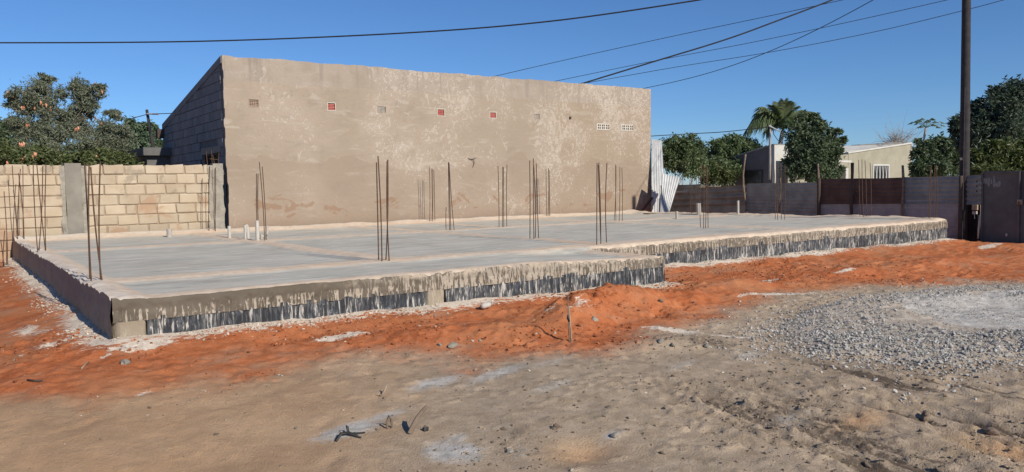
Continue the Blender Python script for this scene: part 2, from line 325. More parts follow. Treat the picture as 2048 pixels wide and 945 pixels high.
# ------------------------------------------------------------------ mesh helpers
class MB:
    def __init__(s): s.v = []; s.f = []
    def add(s, vs, fs):
        o = len(s.v); s.v += [tuple(map(float, p)) for p in vs]; s.f += [tuple(i+o for i in q) for q in fs]
    def box(s, c, h, rot=None, jit=0.0):
        """centre, half sizes, optional 3x3"""
        vs = []
        for sx in (-1, 1):
            for sy in (-1, 1):
                for sz in (-1, 1):
                    p = np.array([sx*h[0], sy*h[1], sz*h[2]]) + (RNG.random(3)-0.5)*jit
                    if rot is not None: p = rot @ p
                    vs.append(p+np.array(c))
        s.add(vs, [(0, 1, 3, 2), (4, 6, 7, 5), (0, 4, 5, 1), (2, 3, 7, 6), (0, 2, 6, 4), (1, 5, 7, 3)])
    def bb(s, x0, x1, y0, y1, z0, z1): s.box(((x0+x1)/2, (y0+y1)/2, (z0+z1)/2), ((x1-x0)/2, (y1-y0)/2, (z1-z0)/2))
    def tube(s, pts, rad, n=8, cap=True):
        pts = [np.array(p, float) for p in pts]; k = len(pts)
        if not hasattr(rad, '__len__'): rad = [rad]*k
        vs = []; up = np.array([0.13, 0.31, 0.94])
        for i, p in enumerate(pts):
            d = pts[min(i+1, k-1)]-pts[max(i-1, 0)]; d = d/max(np.linalg.norm(d), 1e-9)
            ref = up if abs(d @ up) < 0.9 else np.array([1.0, 0.1, 0.0])
            a = np.cross(d, ref); a /= np.linalg.norm(a); b = np.cross(d, a)
            for j in range(n):
                t = 2*math.pi*j/n; vs.append(p+rad[i]*(math.cos(t)*a+math.sin(t)*b))
        fs = [(i*n+j, i*n+(j+1) % n, (i+1)*n+(j+1) % n, (i+1)*n+j) for i in range(k-1) for j in range(n)]
        if cap: fs += [tuple(range(n))[::-1], tuple((k-1)*n+j for j in range(n))]
        s.add(vs, fs)
    def grid(s, P):
        """P: (n, m, 3) array of points"""
        n, m = P.shape[:2]
        s.add(P.reshape(-1, 3), [(i*m+j, (i+1)*m+j, (i+1)*m+j+1, i*m+j+1) for i in range(n-1) for j in range(m-1)])
    def build(s, name, mat, parent=None, smooth=False, bevel=0.0):
        me = bpy.data.meshes.new(name); me.from_pydata(s.v, [], s.f); me.update()
        if smooth: me.polygons.foreach_set('use_smooth', [True]*len(me.polygons))
        return link(name, me, mat, parent, bevel)
def link(name, me, mat, parent=None, bevel=0.0):
    if mat and not me.materials: me.materials.append(MATS[mat])
    o = bpy.data.objects.new(name, me); C.objects.link(o)
    if parent is not None: o.parent = parent; o.matrix_parent_inverse = parent.matrix_world.inverted()
    if bevel:
        b = o.modifiers.new('bevel', 'BEVEL'); b.width = bevel; b.segments = 2; b.limit_method = 'ANGLE'
    return o
def np_mesh(name, V, F, mat, attrs=None, smooth=True, parent=None):
    """V (n,3), F (m,k) with constant k"""
    V = np.asarray(V, np.float32); F = np.asarray(F, np.int32); k = F.shape[1]
    me = bpy.data.meshes.new(name); me.vertices.add(len(V)); me.vertices.foreach_set('co', V.ravel())
    me.loops.add(F.size); me.loops.foreach_set('vertex_index', F.ravel())
    me.polygons.add(len(F)); me.polygons.foreach_set('loop_start', np.arange(0, F.size, k, dtype=np.int32))
    me.update(calc_edges=True)
    me.polygons.foreach_set('use_smooth', np.full(len(F), smooth))
    for nm, A in (attrs or {}).items():
        at_ = me.attributes.new(nm, 'FLOAT_COLOR', 'POINT')
        A4 = np.ones((len(V), 4), np.float32); A4[:, :A.shape[1]] = A
        at_.data.foreach_set('color', A4.ravel())
    me.validate(); me.update()
    return link(name, me, mat, parent)
def grid_faces(n, m):
    i, j = np.meshgrid(np.arange(n-1), np.arange(m-1), indexing='ij'); a = (i*m+j).ravel()
    return np.stack([a, a+m, a+m+1, a+1], 1)
def tag(o, label, cat, group=None):
    o['label'] = label; o['category'] = cat
    if group: o['group'] = group
    return o
def thing(name, label, cat, loc=(0, 0, 0), group=None):
    o = bpy.data.objects.new(name, None); C.objects.link(o); o.location = tuple(map(float, loc)); o.empty_display_size = 0.2
    o.matrix_world = Matrix.Translation(Vector(tuple(map(float, loc))))
    return tag(o, label, cat, group)
def kind(o, k): o['kind'] = k; return o
# ================================================================== SETTING: ground
VX1, VY0, MY0, SX0, SX1, SY1 = 7.62, 7.31, 8.72, 1.10, 17.9, 18.62      # slab footprint
def rectd(x, y, x0, x1, y0, y1):
    dx = np.maximum(np.maximum(x0-x, x-x1), 0); dy = np.maximum(np.maximum(y0-y, y-y1), 0); return np.hypot(dx, dy)
def slabd(x, y): return np.minimum(rectd(x, y, SX0, VX1, VY0, 8.8), rectd(x, y, SX0, SX1, MY0, SY1))
def gbase(x, y):
    zb = np.interp(x, [1.1, 5, 7.6, 8.2, 18], [-.305, -.33, -.39, -.36, -.42])
    return -.75+(zb+.75)*np.exp(-slabd(x, y)/3.0)
BX = [-40, -3, 0.25, .65, 1.09, 1.69, 2.26, 2.71, 3.21, 3.87, 4.52, 5.05, 5.63, 6.6, 7.58, 9.19, 10.27, 12.1, 13.4, 16, 19, 30]
BY = [6.8, 6.7, 6.51, 6.02, 5.86, 6.18, 6.14, 6.18, 5.8, 5.65, 5.49, 5.50, 5.66, 5.95, 6.28, 6.36, 6.31, 5.84, 5.3, 4.6, 4.3, 4]
def redmask(x, y):
    b = np.interp(x, BX, BY) + (fbm(x*1.3, y*1.3, 5, 1, .6)-.5)*1.1
    return sst(-0.85, 0.50, y-b)*(.25+.75*sst(21.5, 19.6, x)*sst(21, 19, y))
def pit(x, y, cx, cy, rx, ry, rot=0):
    c, s = math.cos(rot), math.sin(rot); u = (x-cx)*c+(y-cy)*s; v = -(x-cx)*s+(y-cy)*c
    return np.exp(-((u/rx)**2+(v/ry)**2))
def tracks(x, y):
    """tyre furrows running away from the camera on the right"""
    w = x + 0.16*(fbm(x*.6, y*.8, 3, 5)-.5)*2
    reg = sst(3.5, 4.3, x)*sst(7.6, 6.2, x)*sst(4.6, 3.5, y+0.25*(x-5))
    return reg, w
def grav_mask(x, y):
    n = (fbm(x*1.2, y*1.2, 4, 3)-.5)
    u = (x-9.6); v = (y-4.05)
    r = np.sqrt((u/3.35)**2+(v/1.62)**2) + n*0.35
    outer = sst(1.06, 0.90, r)
    return outer, r
def pad_mask(x, y):
    n = (fbm(x*1.0, y*1.0, 4, 6)-.5)
    return sst(1.0, 0.55, np.sqrt(((x-10.5)/2.5)**2+((y-4.25)/1.05)**2)+n*1.5)*.92
PRINTS = []
for (px_, py_, a_, n_) in ((.6, 5.6, .35, 7), (3.9, 3.2, 1.9, 6), (1.6, 4.2, .9, 6), (5.2, 5.4, 2.6, 5), (2.6, 5.6, -.2, 6), (7.2, 6.3, .1, 6), (.3, 7.8, 1.4, 5)):
    for i_ in range(n_):
        q_ = .55*i_; o_ = .11 if i_ % 2 else -.11
        PRINTS.append((px_+q_*math.cos(a_)-o_*math.sin(a_)+random.uniform(-.06, .06), py_+q_*math.sin(a_)+o_*math.cos(a_)+random.uniform(-.06, .06), a_+random.uniform(-.25, .25)))
def gz(x, y, fine=True):
    x = np.asarray(x, float); y = np.asarray(y, float)
    z = gbase(x, y); d = slabd(x, y); near = sst(60, 30, np.hypot(x, y))
    red = redmask(x, y)
    z = z + (fbm(x*.5, y*.5, 3, 2)-.5)*0.07*near*sst(0.0, 1.2, d)
    z = z + red*sst(0.05, 0.5, d)*((fbm(x*1.4, y*1.4, 5, 4, .5)-.5)*0.07 + (np.abs(fbm(x*5, y*5, 4, 5)-.5))*-0.06 + sst(.50, .72, fbm(x*8, y*8, 5, 1, .62))*.030*sst(.46, .60, fbm(x*.9, y*.9, 3, 3)) + (fbm(x*21, y*21, 3, 6, .6)-.5)*.022)*near
    z = z + (pit(x, y, 5.35, 6.35, .55, .28, .4)*.20 + pit(x, y, 6.15, 6.6, .7, .3, .2)*.21 - pit(x, y, 5.9, 6.4, 1.1, .45)*sst(.50, .62, fbm(x*5, y*5, 4, 2))*.07 - pit(x, y, 5.75, 6.45, .2, .2)*.05
             + pit(x, y, 8.6, 6.9, .9, .25, .1)*.12 + pit(x, y, 11.5, 7.0, 1.1, .3, 0)*.10 + pit(x, y, 3.9, 6.2, .8, .28, -.2)*.09 + pit(x, y, 14.2, 6.9, 1.3, .4, .1)*.10 + pit(x, y, 7.3, 6.5, .4, .2, .3)*.09 + pit(x, y, 16.8, 6.6, 1.2, .45, 0)*.09)
    z = z + (pit(x, y, 5.45, 5.05, .55, .22, -.4)*.07)                       # rubble bank left of the gravel
    z = z - (pit(x, y, 2.93, 3.46, .22, .16)*.045 + pit(x, y, 5.02, 2.12, .2, .3)*.05 + pit(x, y, 5.35, 2.55, .12, .45)*.07 + pit(x, y, 4.1, 2.2, .14, .3)*.04)
    if fine:
        for (fx_, fy_, fr_) in PRINTS:
            z = z - pit(x, y, fx_, fy_, .13, .05, fr_)*.016 + pit(x, y, fx_, fy_, .19, .09, fr_)*.007
        reg, w = tracks(x, y)
        lug = fbm(w*7.5, y*.9+w*.8, 4, 2, .6)*1.7-.35; lug2 = fbm(w*24, y*2.2, 3, 3)
        z = z + reg*((lug-.5)*.060*(0.4+fbm(x*1.1, y*.7, 2, 6)) + (lug2-.5)*.030 + (fbm(x*8, y*6, 5, 7)-.5)*.045)*near
        g, r = grav_mask(x, y)
        z = z + near*g*((sst(.30, .62, r)*sst(1.02, .78, r))*.075 + (fbm(x*9, y*9, 3, 1)-.5)*.03)
        lump = fbm(x*11, y*11, 4, 3)
        z = z + near*sst(.56, .8, lump)*0.014*(0.35+0.65*sst(1.2, 3.6, x))*sst(8, 6, y)*(1-g)
        gzone = sst(1.6, 3.6, x+.4*(4-y))*(1-red)*sst(14, 9, x)
        z = z + near*(fbm(x*5, y*5, 5, 0)-.5)*0.010 + near*gzone*(.25+.9*sst(.48, .62, fbm(x*.8, y*.8, 4, 5)))*((fbm(x*13, y*17, 4, 4, .7)-.5)*.022 + sst(.60, .72, fbm(x*19, y*19, 3, 2))*.013)
    lowr = sst(0.55, 0.0, d); sand = fbm(x*2.3, y*2.3, 3, 2)
    z = z + lowr*(sand-.35)*.09*near                                          # spilled mortar heaps along the foot
    return z
def axis(segs):
    out = [segs[0][0]]
    for a, b, s0, s1 in segs:
        v = a; n = max(1, int(round((b-a)/((s0+s1)/2))))
        t = np.linspace(0, 1, n+1)[1:]; k = s1/s0
        w = (k**t-1)/(k-1) if abs(k-1) > 1e-6 else t
        out += list(a+(b-a)*w)
    return np.array(out)
gx = axis([(-400, -20, 90, 3), (-20, -2, 2, .15), (-2, 0, .12, .022), (0, 6.5, .020, .020), (6.5, 19.5, .022, .075), (19.5, 40, .1, 1.5), (40, 700, 3, 90)])
gy = axis([(-200, -5, 60, 2), (-5, 1.2, 1, .04), (1.2, 7.6, .022, .022), (7.6, 9.5, .025, .05), (9.5, 19, .10, .10), (19, 40, .2, 2), (40, 900, 4, 120)])
X, Y = np.meshgrid(gx, gy, indexing='ij')
Z = gz(X, Y)
red = redmask(X, Y); D = slabd(X, Y)
wob = fbm(X*1.1, Y*1.1, 4, 5)
white = sst(.50, .02, D)*(.36+.75*wob)
white = np.maximum(white, sst(.75, .0, 1.1-X)*(.30+.45*wob)*(X < 1.1)*(Y > 7.1)*(Y < 18.3))
for cx, cy, rx, ry, rot, amp in ((1.26, 7.05, .35, .14, .2, .9), (2.85, 6.68, .35, .10, .15, .95), (9.5, 7.15, .40, .09, 0, 1), (9.2, 6.95, .3, .06, 0, .7), (8.6, 6.25, .9, .12, -.1, .8), (5.8, 5.42, .35, .10, -.9, 1), (6.1, 4.95, .3, .07, -1.0, .8),
                                (5.25, 6.2, .35, .13, .2, .52), (5.0, 6.35, .2, .1, .2, .5), (11.2, 6.95, .35, .07, 0, .8), (.75, 7.7, .3, .2, .3, .65), (.6, 8.8, .2, .6, .2, .6), (17.6, 7.75, .6, .18, .2, .85), (6.6, 5.0, .35, .12, -.5, .65), (1.05, 5.9, .25, .05, .1, .5), (18.4, 7.9, .6, .15, .3, .7)):
    white = np.maximum(white, pit(X, Y, cx, cy, rx, ry, rot)*amp)
grey = sst(.8, 3.6, X+.35*(5-Y)+(fbm(X*.7, Y*.7, 3, 4)-.5)*2.5)
cem = pad_mask(X, Y)*1.0
go, gr_ = grav_mask(X, Y); cem = np.maximum(cem, np.maximum(go*.60, sst(1.9, .9, gr_)*.40))
for cx, cy, rx, ry, amp in ((2.9, 5.1, .45, .16, .80), (3.45, 5.05, .60, .14, .78), (1.95, 4.5, .34, .15, .95), (2.25, 4.62, .30, .11, .75), (2.3, 3.85, .20, .24, 1.05), (2.42, 4.02, .18, .12, .7), (3.25, 3.56, .2, .1, .7), (4.45, 3.15, .35, .2, .6), (3.6, 4.55, .5, .14, .62), (4.0, 5.1, .6, .12, .58), (4.9, 4.5, .5, .15, .6), (2.6, 3.62, .2, .1, .6), (5.6, 4.4, .5, .2, .62)):
    cem = np.maximum(cem, pit(X, Y, cx, cy, rx, ry, .3)*amp)
reg, w = tracks(X, Y)
damp = reg*(.28+.55*fbm(X*1.4, Y*1.0, 3, 7)) * sst(.52, .38, fbm(w*7.5, Y*.9+w*.8, 4, 2, .6)) + pit(X, Y, 5.35, 2.55, .14, .5)*.7 + pit(X, Y, 4.1, 2.2, .15, .3)*.5 + pit(X, Y, 5.45, 4.95, .55, .2, -.4)*.55 + pit(X, Y, 5.9, 4.0, .25, .9, .2)*.55
damp = np.clip(damp, 0, 1)*(1-red)
tanp = pit(X, Y, 2.93, 3.46, .25, .18)+pit(X, Y, 4.75, 2.84, .25, .12)+pit(X, Y, 5.02, 2.05, .25, .25)
grey = np.clip(grey-tanp, 0, 1); red2 = np.maximum(red, .24*np.clip(tanp, 0, 1))
far = np.hypot(X, Y) > 45
ground = np_mesh('ground', np.stack([X, Y, Z], -1).reshape(-1, 3), grid_faces(len(gx), len(gy)), 'ground',
                 {'mask': np.stack([red2, white*(~far), grey], -1).reshape(-1, 3), 'mask2': np.stack([damp, cem*(~far), cem*0], -1).reshape(-1, 3)})
kind(ground, 'structure')
def ghit(px, py):
    d = (px-1024)*CR-(py-472.5)*CU+FPX*CW; z = -.6
    for i in range(40):
        t = (z-CAMZ)/d[2]; q = t*d; z = .5*z+.5*float(gz(q[0], q[1]))
    return np.array([q[0], q[1], z])
# ------------------------------------------------------------------ scattered loose stones
def ico(sub=0):
    bm = bmesh.new(); bmesh.ops.create_icosphere(bm, subdivisions=1, radius=1.0)
    v = np.array([p.co[:] for p in bm.verts]); f = np.array([[q.index for q in t.verts] for t in bm.faces]); bm.free(); return v, f
IV, IF = ico()
def scatter(name, P, S, tint, mat, flat=0.7, sink=0.25):
    n = len(P); nv = len(IV)
    Vs = IV[None]*(0.62+0.65*RNG.random((n, nv, 1)))
    Vs = Vs*np.stack([1.25+0.5*RNG.random(n), .75+.4*RNG.random(n), flat*(.7+.6*RNG.random(n))], -1)[:, None, :]
    a = RNG.random(n)*6.283; ca, sa = np.cos(a), np.sin(a); tl = (RNG.random(n)-.5)*1.4; ct, stl = np.cos(tl), np.sin(tl)
    x, y, z = Vs[..., 0], Vs[..., 1], Vs[..., 2]
    x, z = x*ct[:, None]-z*stl[:, None], x*stl[:, None]+z*ct[:, None]
    x, y = x*ca[:, None]-y*sa[:, None], x*sa[:, None]+y*ca[:, None]
    V = np.stack([x, y, z], -1)*S[:, None, None]+P[:, None, :]
    V[..., 2] += (S*(0.5-sink))[:, None]
    F = (IF[None]+(np.arange(n)*nv)[:, None, None]).reshape(-1, 3)
    T = np.repeat(tint, nv, axis=0)
    return np_mesh(name, V.reshape(-1, 3), F, mat, {'tint': T}, smooth=False)
# crushed stone ring
pts = []
cx = RNG.random(90000)*8.2+5.4; cy = RNG.random(90000)*4.4+1.9
g, r = grav_mask(cx, cy); ring = sst(.30, .70, r+.5*(fbm(cx*1.4, cy*1.4, 3, 5)-.5))*sst(1.18, .84, r)
front = sst(4.5, 3.4, cy)*.85+.10+.55*sst(7.9, 6.6, cx)
dens = ring*np.clip(front, 0, 1.0)*(.35+.9*fbm(cx*1.6, cy*1.6, 3, 2)) + .05*sst(1.6, 1.0, r) + .30*sst(.85, .4, r)*(fbm(cx*2.5, cy*2.5, 3, 7) > .47)
keep = RNG.random(90000) < dens*1.15
cx, cy = cx[keep], cy[keep]; S = (.004+.011*RNG.random(len(cx))**2.0)*np.where(r[keep] < .55, .6, 1)
P = np.stack([cx, cy, gz(cx, cy)+RNG.random(len(cx))*.012*ring[keep]], -1)
tv = (.27+.30*RNG.random((len(cx), 1)))*np.array([[1, .965, .90]])
print('gravel', len(cx))
o = scatter('gravel', P, S, tv, 'stone'); kind(o, 'stuff'); o['label'] = 'grey crushed stone spread in a ring on the right'
# soil clods and rubble crumbs
n = 120000
cx = RNG.random(n)*13-.5; cy = RNG.random(n)*7.2+1.2
red_ = redmask(cx, cy); reg_, _ = tracks(cx, cy); d_ = slabd(cx, cy)
dn = .035+.8*reg_*(fbm(cx*1.5, cy*1.5, 3, 4) > .48)+.24*sst(1.4, 3.6, cx)*sst(5.6, 4.4, cy)*(fbm(cx*2, cy*2, 3, 1))+.34*red_*(fbm(cx*1.3, cy*1.3, 3, 6) > .50)+.9*pit(cx, cy, 5.45, 5.02, .5, .2, -.4)+.5*pit(cx, cy, 2.6, 3.7, .5, .3)+.35*pit(cx, cy, 5.6, 6.3, .8, .3)
gk, rk = grav_mask(cx, cy)
keep = (RNG.random(n) < dn*.62) & (d_ > .05) & (gk < .5)
cx, cy, red_, d_ = cx[keep], cy[keep], red_[keep], d_[keep]; m = len(cx)
S = .0025+.010*RNG.random(m)**4.0+.009*(RNG.random(m) > .988)+red_*.009*RNG.random(m)**3
base = np.where(red_[:, None] > .5, np.array([[.42, .145, .06]]), np.array([[.30, .24, .18]]))
pale = RNG.random(m) < .05
tv = np.where(pale[:, None], np.array([[.55, .49, .41]]), base)*(.45+.75*RNG.random((m, 1)))
print('clods', m)
o = scatter('soil_clods', np.stack([cx, cy, gz(cx, cy)], -1), S, tv, 'clod', .75); kind(o, 'stuff'); o['label'] = 'loose soil clods and rubble crumbs on the ground'
# crumbs of spilled mortar along the foot of the slab
n = 6500; s_ = RNG.random(n)
fx = np.where(s_ < .22, SX0-np.abs(RNG.normal(0, .16, n))-.03, np.where(s_ < .6, SX0+RNG.random(n)*6.5, VX1+RNG.random(n)*10.3))
fy = np.where(s_ < .22, 7.3+RNG.random(n)*10.5, np.where(s_ < .6, VY0, MY0)-np.abs(RNG.normal(0, .12, n))-.03)
kp = slabd(fx, fy) > .025; kp &= fbm(fx*2, fy*2, 3, 3) > .42; fx, fy = fx[kp], fy[kp]; m = len(fx)
tv = np.array([[.60, .52, .43]])*(.75+.4*RNG.random((m, 1)))
o = scatter('mortar_crumbs', np.stack([fx, fy, gz(fx, fy)], -1), .003+.013*RNG.random(m)**3, tv, 'clod', .6); kind(o, 'stuff'); o['label'] = 'pale mortar crumbs spilled along the slab foot'
# ================================================================== concrete slab
def slabz(x, y):
    x = np.asarray(x, float); y = np.asarray(y, float)
    z = (fbm(x*.8, y*.8, 3, 1)-.5)*.012 + (fbm(x*7, y*7, 3, 2)-.5)*.006
    z = z - .05*sst(5.2, 7.4, x)*sst(8.80, 8.66, y)                           # the porch dips at its right end
    e = edge_d(x, y)
    z = z + sandmask(x, y)*(.012+.030*fbm(x*3.1, y*3.1, 4, 3))
    z = z - sst(.06, 0, e)*(.004+(.004+.024*np.maximum(sst(3.0, 4.2, x), sst(1.5, 1.2, x)))*sst(.45, .75, fbm(x*16, y*16, 3, 6))+.012*fbm(x*3, y*3, 2, 5))                    # worn, chipped arrises
    z = z + sst(.5, .1, SY1-y)*(.03+.07*fbm(x*1.4, y*1.4, 4, 5))              # sand banked against the walls
    z = z + sst(.35, .1, x-SX0)*(.045*fbm(x*5.5, y*5.5, 4, 4))
    z = z + sst(.5, .08, SX1-x)*(.075*fbm(x*2.2, y*2.2, 3, 4))
    return z
def edge_d(x, y):
    a = np.where(x < VX1, y-VY0, y-MY0); b = np.minimum(x-SX0, SX1-x)
    c = np.where((y < MY0), VX1-x, 9.0)
    return np.minimum(np.minimum(a, b), c)
def sandmask(x, y):
    wv = (fbm(x*.9, y*.9, 3, 7)-.5)*.35
    def band(v, c, w): return sst(w, w*.35, np.abs(v-c+wv*.6))
    m = np.maximum.reduce([band(y, 9.05, .34), band(y, 14.65, .42)*.9, band(x, 4.55, .30)*sst(8.9, 9.1, y), band(x, 8.2, .30)*sst(8.9, 9.1, y)*.8, band(x, 13.2, .35)*sst(8.9, 9.1, y)*.85, band(x, 10.3, .25)*sst(14.2, 14.9, y)*.8])
    e = edge_d(x, y)
    m = np.maximum(m, sst(.46, .12, e+wv*.5)); m = np.maximum(m, sst(.85, .3, SY1-y+wv*.6))
    m = np.maximum(m, sst(12.5, 17, x+wv*3)*.34)
    return np.clip(m, 0, 1)
slab = thing('foundation_slab', 'wide unfinished concrete floor slab with sandy ridges and plastic-wrapped footing', 'foundation', (9.5, 13, -.4))
xs = np.unique(np.concatenate([np.linspace(SX0, VX1, 190), np.linspace(VX1, SX1, 230)])); ysv = np.linspace(VY0, MY0, 42); ysm = np.linspace(MY0, SY1, 200)
def top_patch(xs, ys):
    X, Y = np.meshgrid(xs, ys, indexing='ij'); Z = slabz(X, Y); s = sandmask(X, Y)
    wh = np.clip(sst(.55, .1, SY1-Y)*(.3+.6*fbm(X*1.5, Y*1.5, 3, 2)) + sst(.3, .05, edge_d(X, Y))*.35*fbm(X*2, Y*2, 3, 5) + sst(.5, .1, X-SX0)*.4, 0, 1)
    return np.stack([X, Y, Z], -1).reshape(-1, 3), np.stack([s, wh, s*0], -1).reshape(-1, 3), (len(xs), len(ys))
xv = xs[xs <= VX1+1e-6]
v1, a1, g1 = top_patch(xv, ysv); v2, a2, g2 = top_patch(xs, ysm)
F = np.concatenate([grid_faces(*g1), grid_faces(*g2)+len(v1)])
np_mesh('slab_top', np.concatenate([v1, v2]), F, 'slab_top', {'mask': np.concatenate([a1, a2])}, parent=slab)
def strip(name, mat, p0, p1, nrm, zt, zb, ns, nz, out, top_follow=True, lab=None):
    """vertical face from p0 to p1; out(s, t) gives the outward offset, t = 0 top .. 1 foot"""
    s = np.linspace(0, 1, ns); t = np.linspace(0, 1, nz); Sg, Tg = np.meshgrid(s, t, indexing='ij')
    L = math.hypot(p1[0]-p0[0], p1[1]-p0[1])
    px = p0[0]+(p1[0]-p0[0])*Sg; py = p0[1]+(p1[1]-p0[1])*Sg
    ztop = slabz(p0[0]+(p1[0]-p0[0])*s, p0[1]+(p1[1]-p0[1])*s) if top_follow else zt+(fbm(s*L*2.6+p0[0]*3, s*0+p0[1], 4, 2, .6)-.5)*.10
    zz = ztop[:, None]*(1-Tg)+zb*Tg
    o = out(Sg*L, zz, Tg)
    P = np.stack([px+nrm[0]*o, py+nrm[1]*o, zz], -1)
    ob = np_mesh(name, P.reshape(-1, 3), grid_faces(ns, nz)[:, ::-1] if (nrm[1] < 0 or nrm[0] > 0) else grid_faces(ns, nz), mat, parent=slab)
    if lab: ob['label'] = lab
    return ob
def rough_out(k):
    return lambda s, z, t: sst(0, .18, t)*(.010+(fbm(s*7+k, z*12, 5, 2, .6)-.5)*.045+sst(.50, .72, fbm(s*26+k, z*3.5, 3, 4))*.016*sst(.1, .4, t))
def fold_out(k, base=.004):
    return lambda s, z, t: base+(fbm(s*3.2+k, z*1.5, 2, 1)-.5)*.045*t+(np.abs(fbm(s*11+k+z*6.0*(fbm(s*.8+k, z*0, 2, 6)-.5)*4, z*3.2, 4, 3)-.5))*.11*(.25+.75*t)+(vn(s*40+k+z*3, z*3, 5)-.5)*.022
BT = -.168
strip('edge_beam', 'edge_concrete', (SX0, VY0), (VX1, VY0), (0, -1), 0, BT, 420, 14, rough_out(3))
strip('edge_beam', 'edge_concrete', (VX1, VY0), (VX1, MY0), (1, 0), 0, BT, 60, 10, rough_out(9))
strip('edge_beam', 'edge_concrete', (VX1, MY0), (SX1, MY0), (0, -1), 0, BT, 420, 14, rough_out(17))
strip('edge_beam', 'side_concrete', (SX1, MY0), (SX1, SY1), (1, 0), 0, -.6, 120, 10, rough_out(23))
strip('side_face', 'side_concrete', (SX0, SY1), (SX0, VY0), (-1, 0), 0, -.6, 360, 18, rough_out(31), lab='bare brown side face of the footing on the left')
for q, (p0, p1, nr, k) in enumerate((((SX0+.26, VY0), (4.07, VY0), (0, -1), 1.0), ((4.31, VY0), (VX1, VY0), (0, -1), 7.0), ((VX1, VY0), (VX1, MY0), (1, 0), 13.0), ((VX1, MY0), (SX1, MY0), (0, -1), 21.0))):
    L = math.hypot(p1[0]-p0[0], p1[1]-p0[1])
    strip('plastic_sheet', 'black_polythene', p0, p1, nr, BT+.035, -.62, int(L*75), 16, fold_out(k), False, 'wrinkled black plastic sheet streaked with dried mortar' if q == 0 else None)
def pad(x0, x1):
    nx, nz = 14, 18
    u = np.linspace(0, 1, nx); t = np.linspace(0, 1, nz); U, T = np.meshgrid(u, t, indexing='ij')
    zz = BT+.004+(-.6-BT)*T; xx = x0+(x1-x0)*U; o = .022+(fbm(xx*9, zz*9, 3, 2)-.5)*.02
    e = np.minimum(U, 1-U); o = o-sst(.12, 0, e)*.07
    np_mesh('footing_pad', np.stack([xx, VY0-o, zz], -1).reshape(-1, 3), grid_faces(nx, nz)[:, ::-1], 'pad_concrete', parent=slab)
pad(SX0, SX0+.27); pad(4.07, 4.31)
# underside shield so that no light leaks below the beam
mb = MB(); mb.bb(SX0+.07, VX1-.07, VY0+.07, MY0+.2, -.7, -.075); mb.bb(SX0+.07, SX1-.07, MY0+.07, SY1-.05, -.7, -.06); mb.build('core', 'side_concrete', slab)
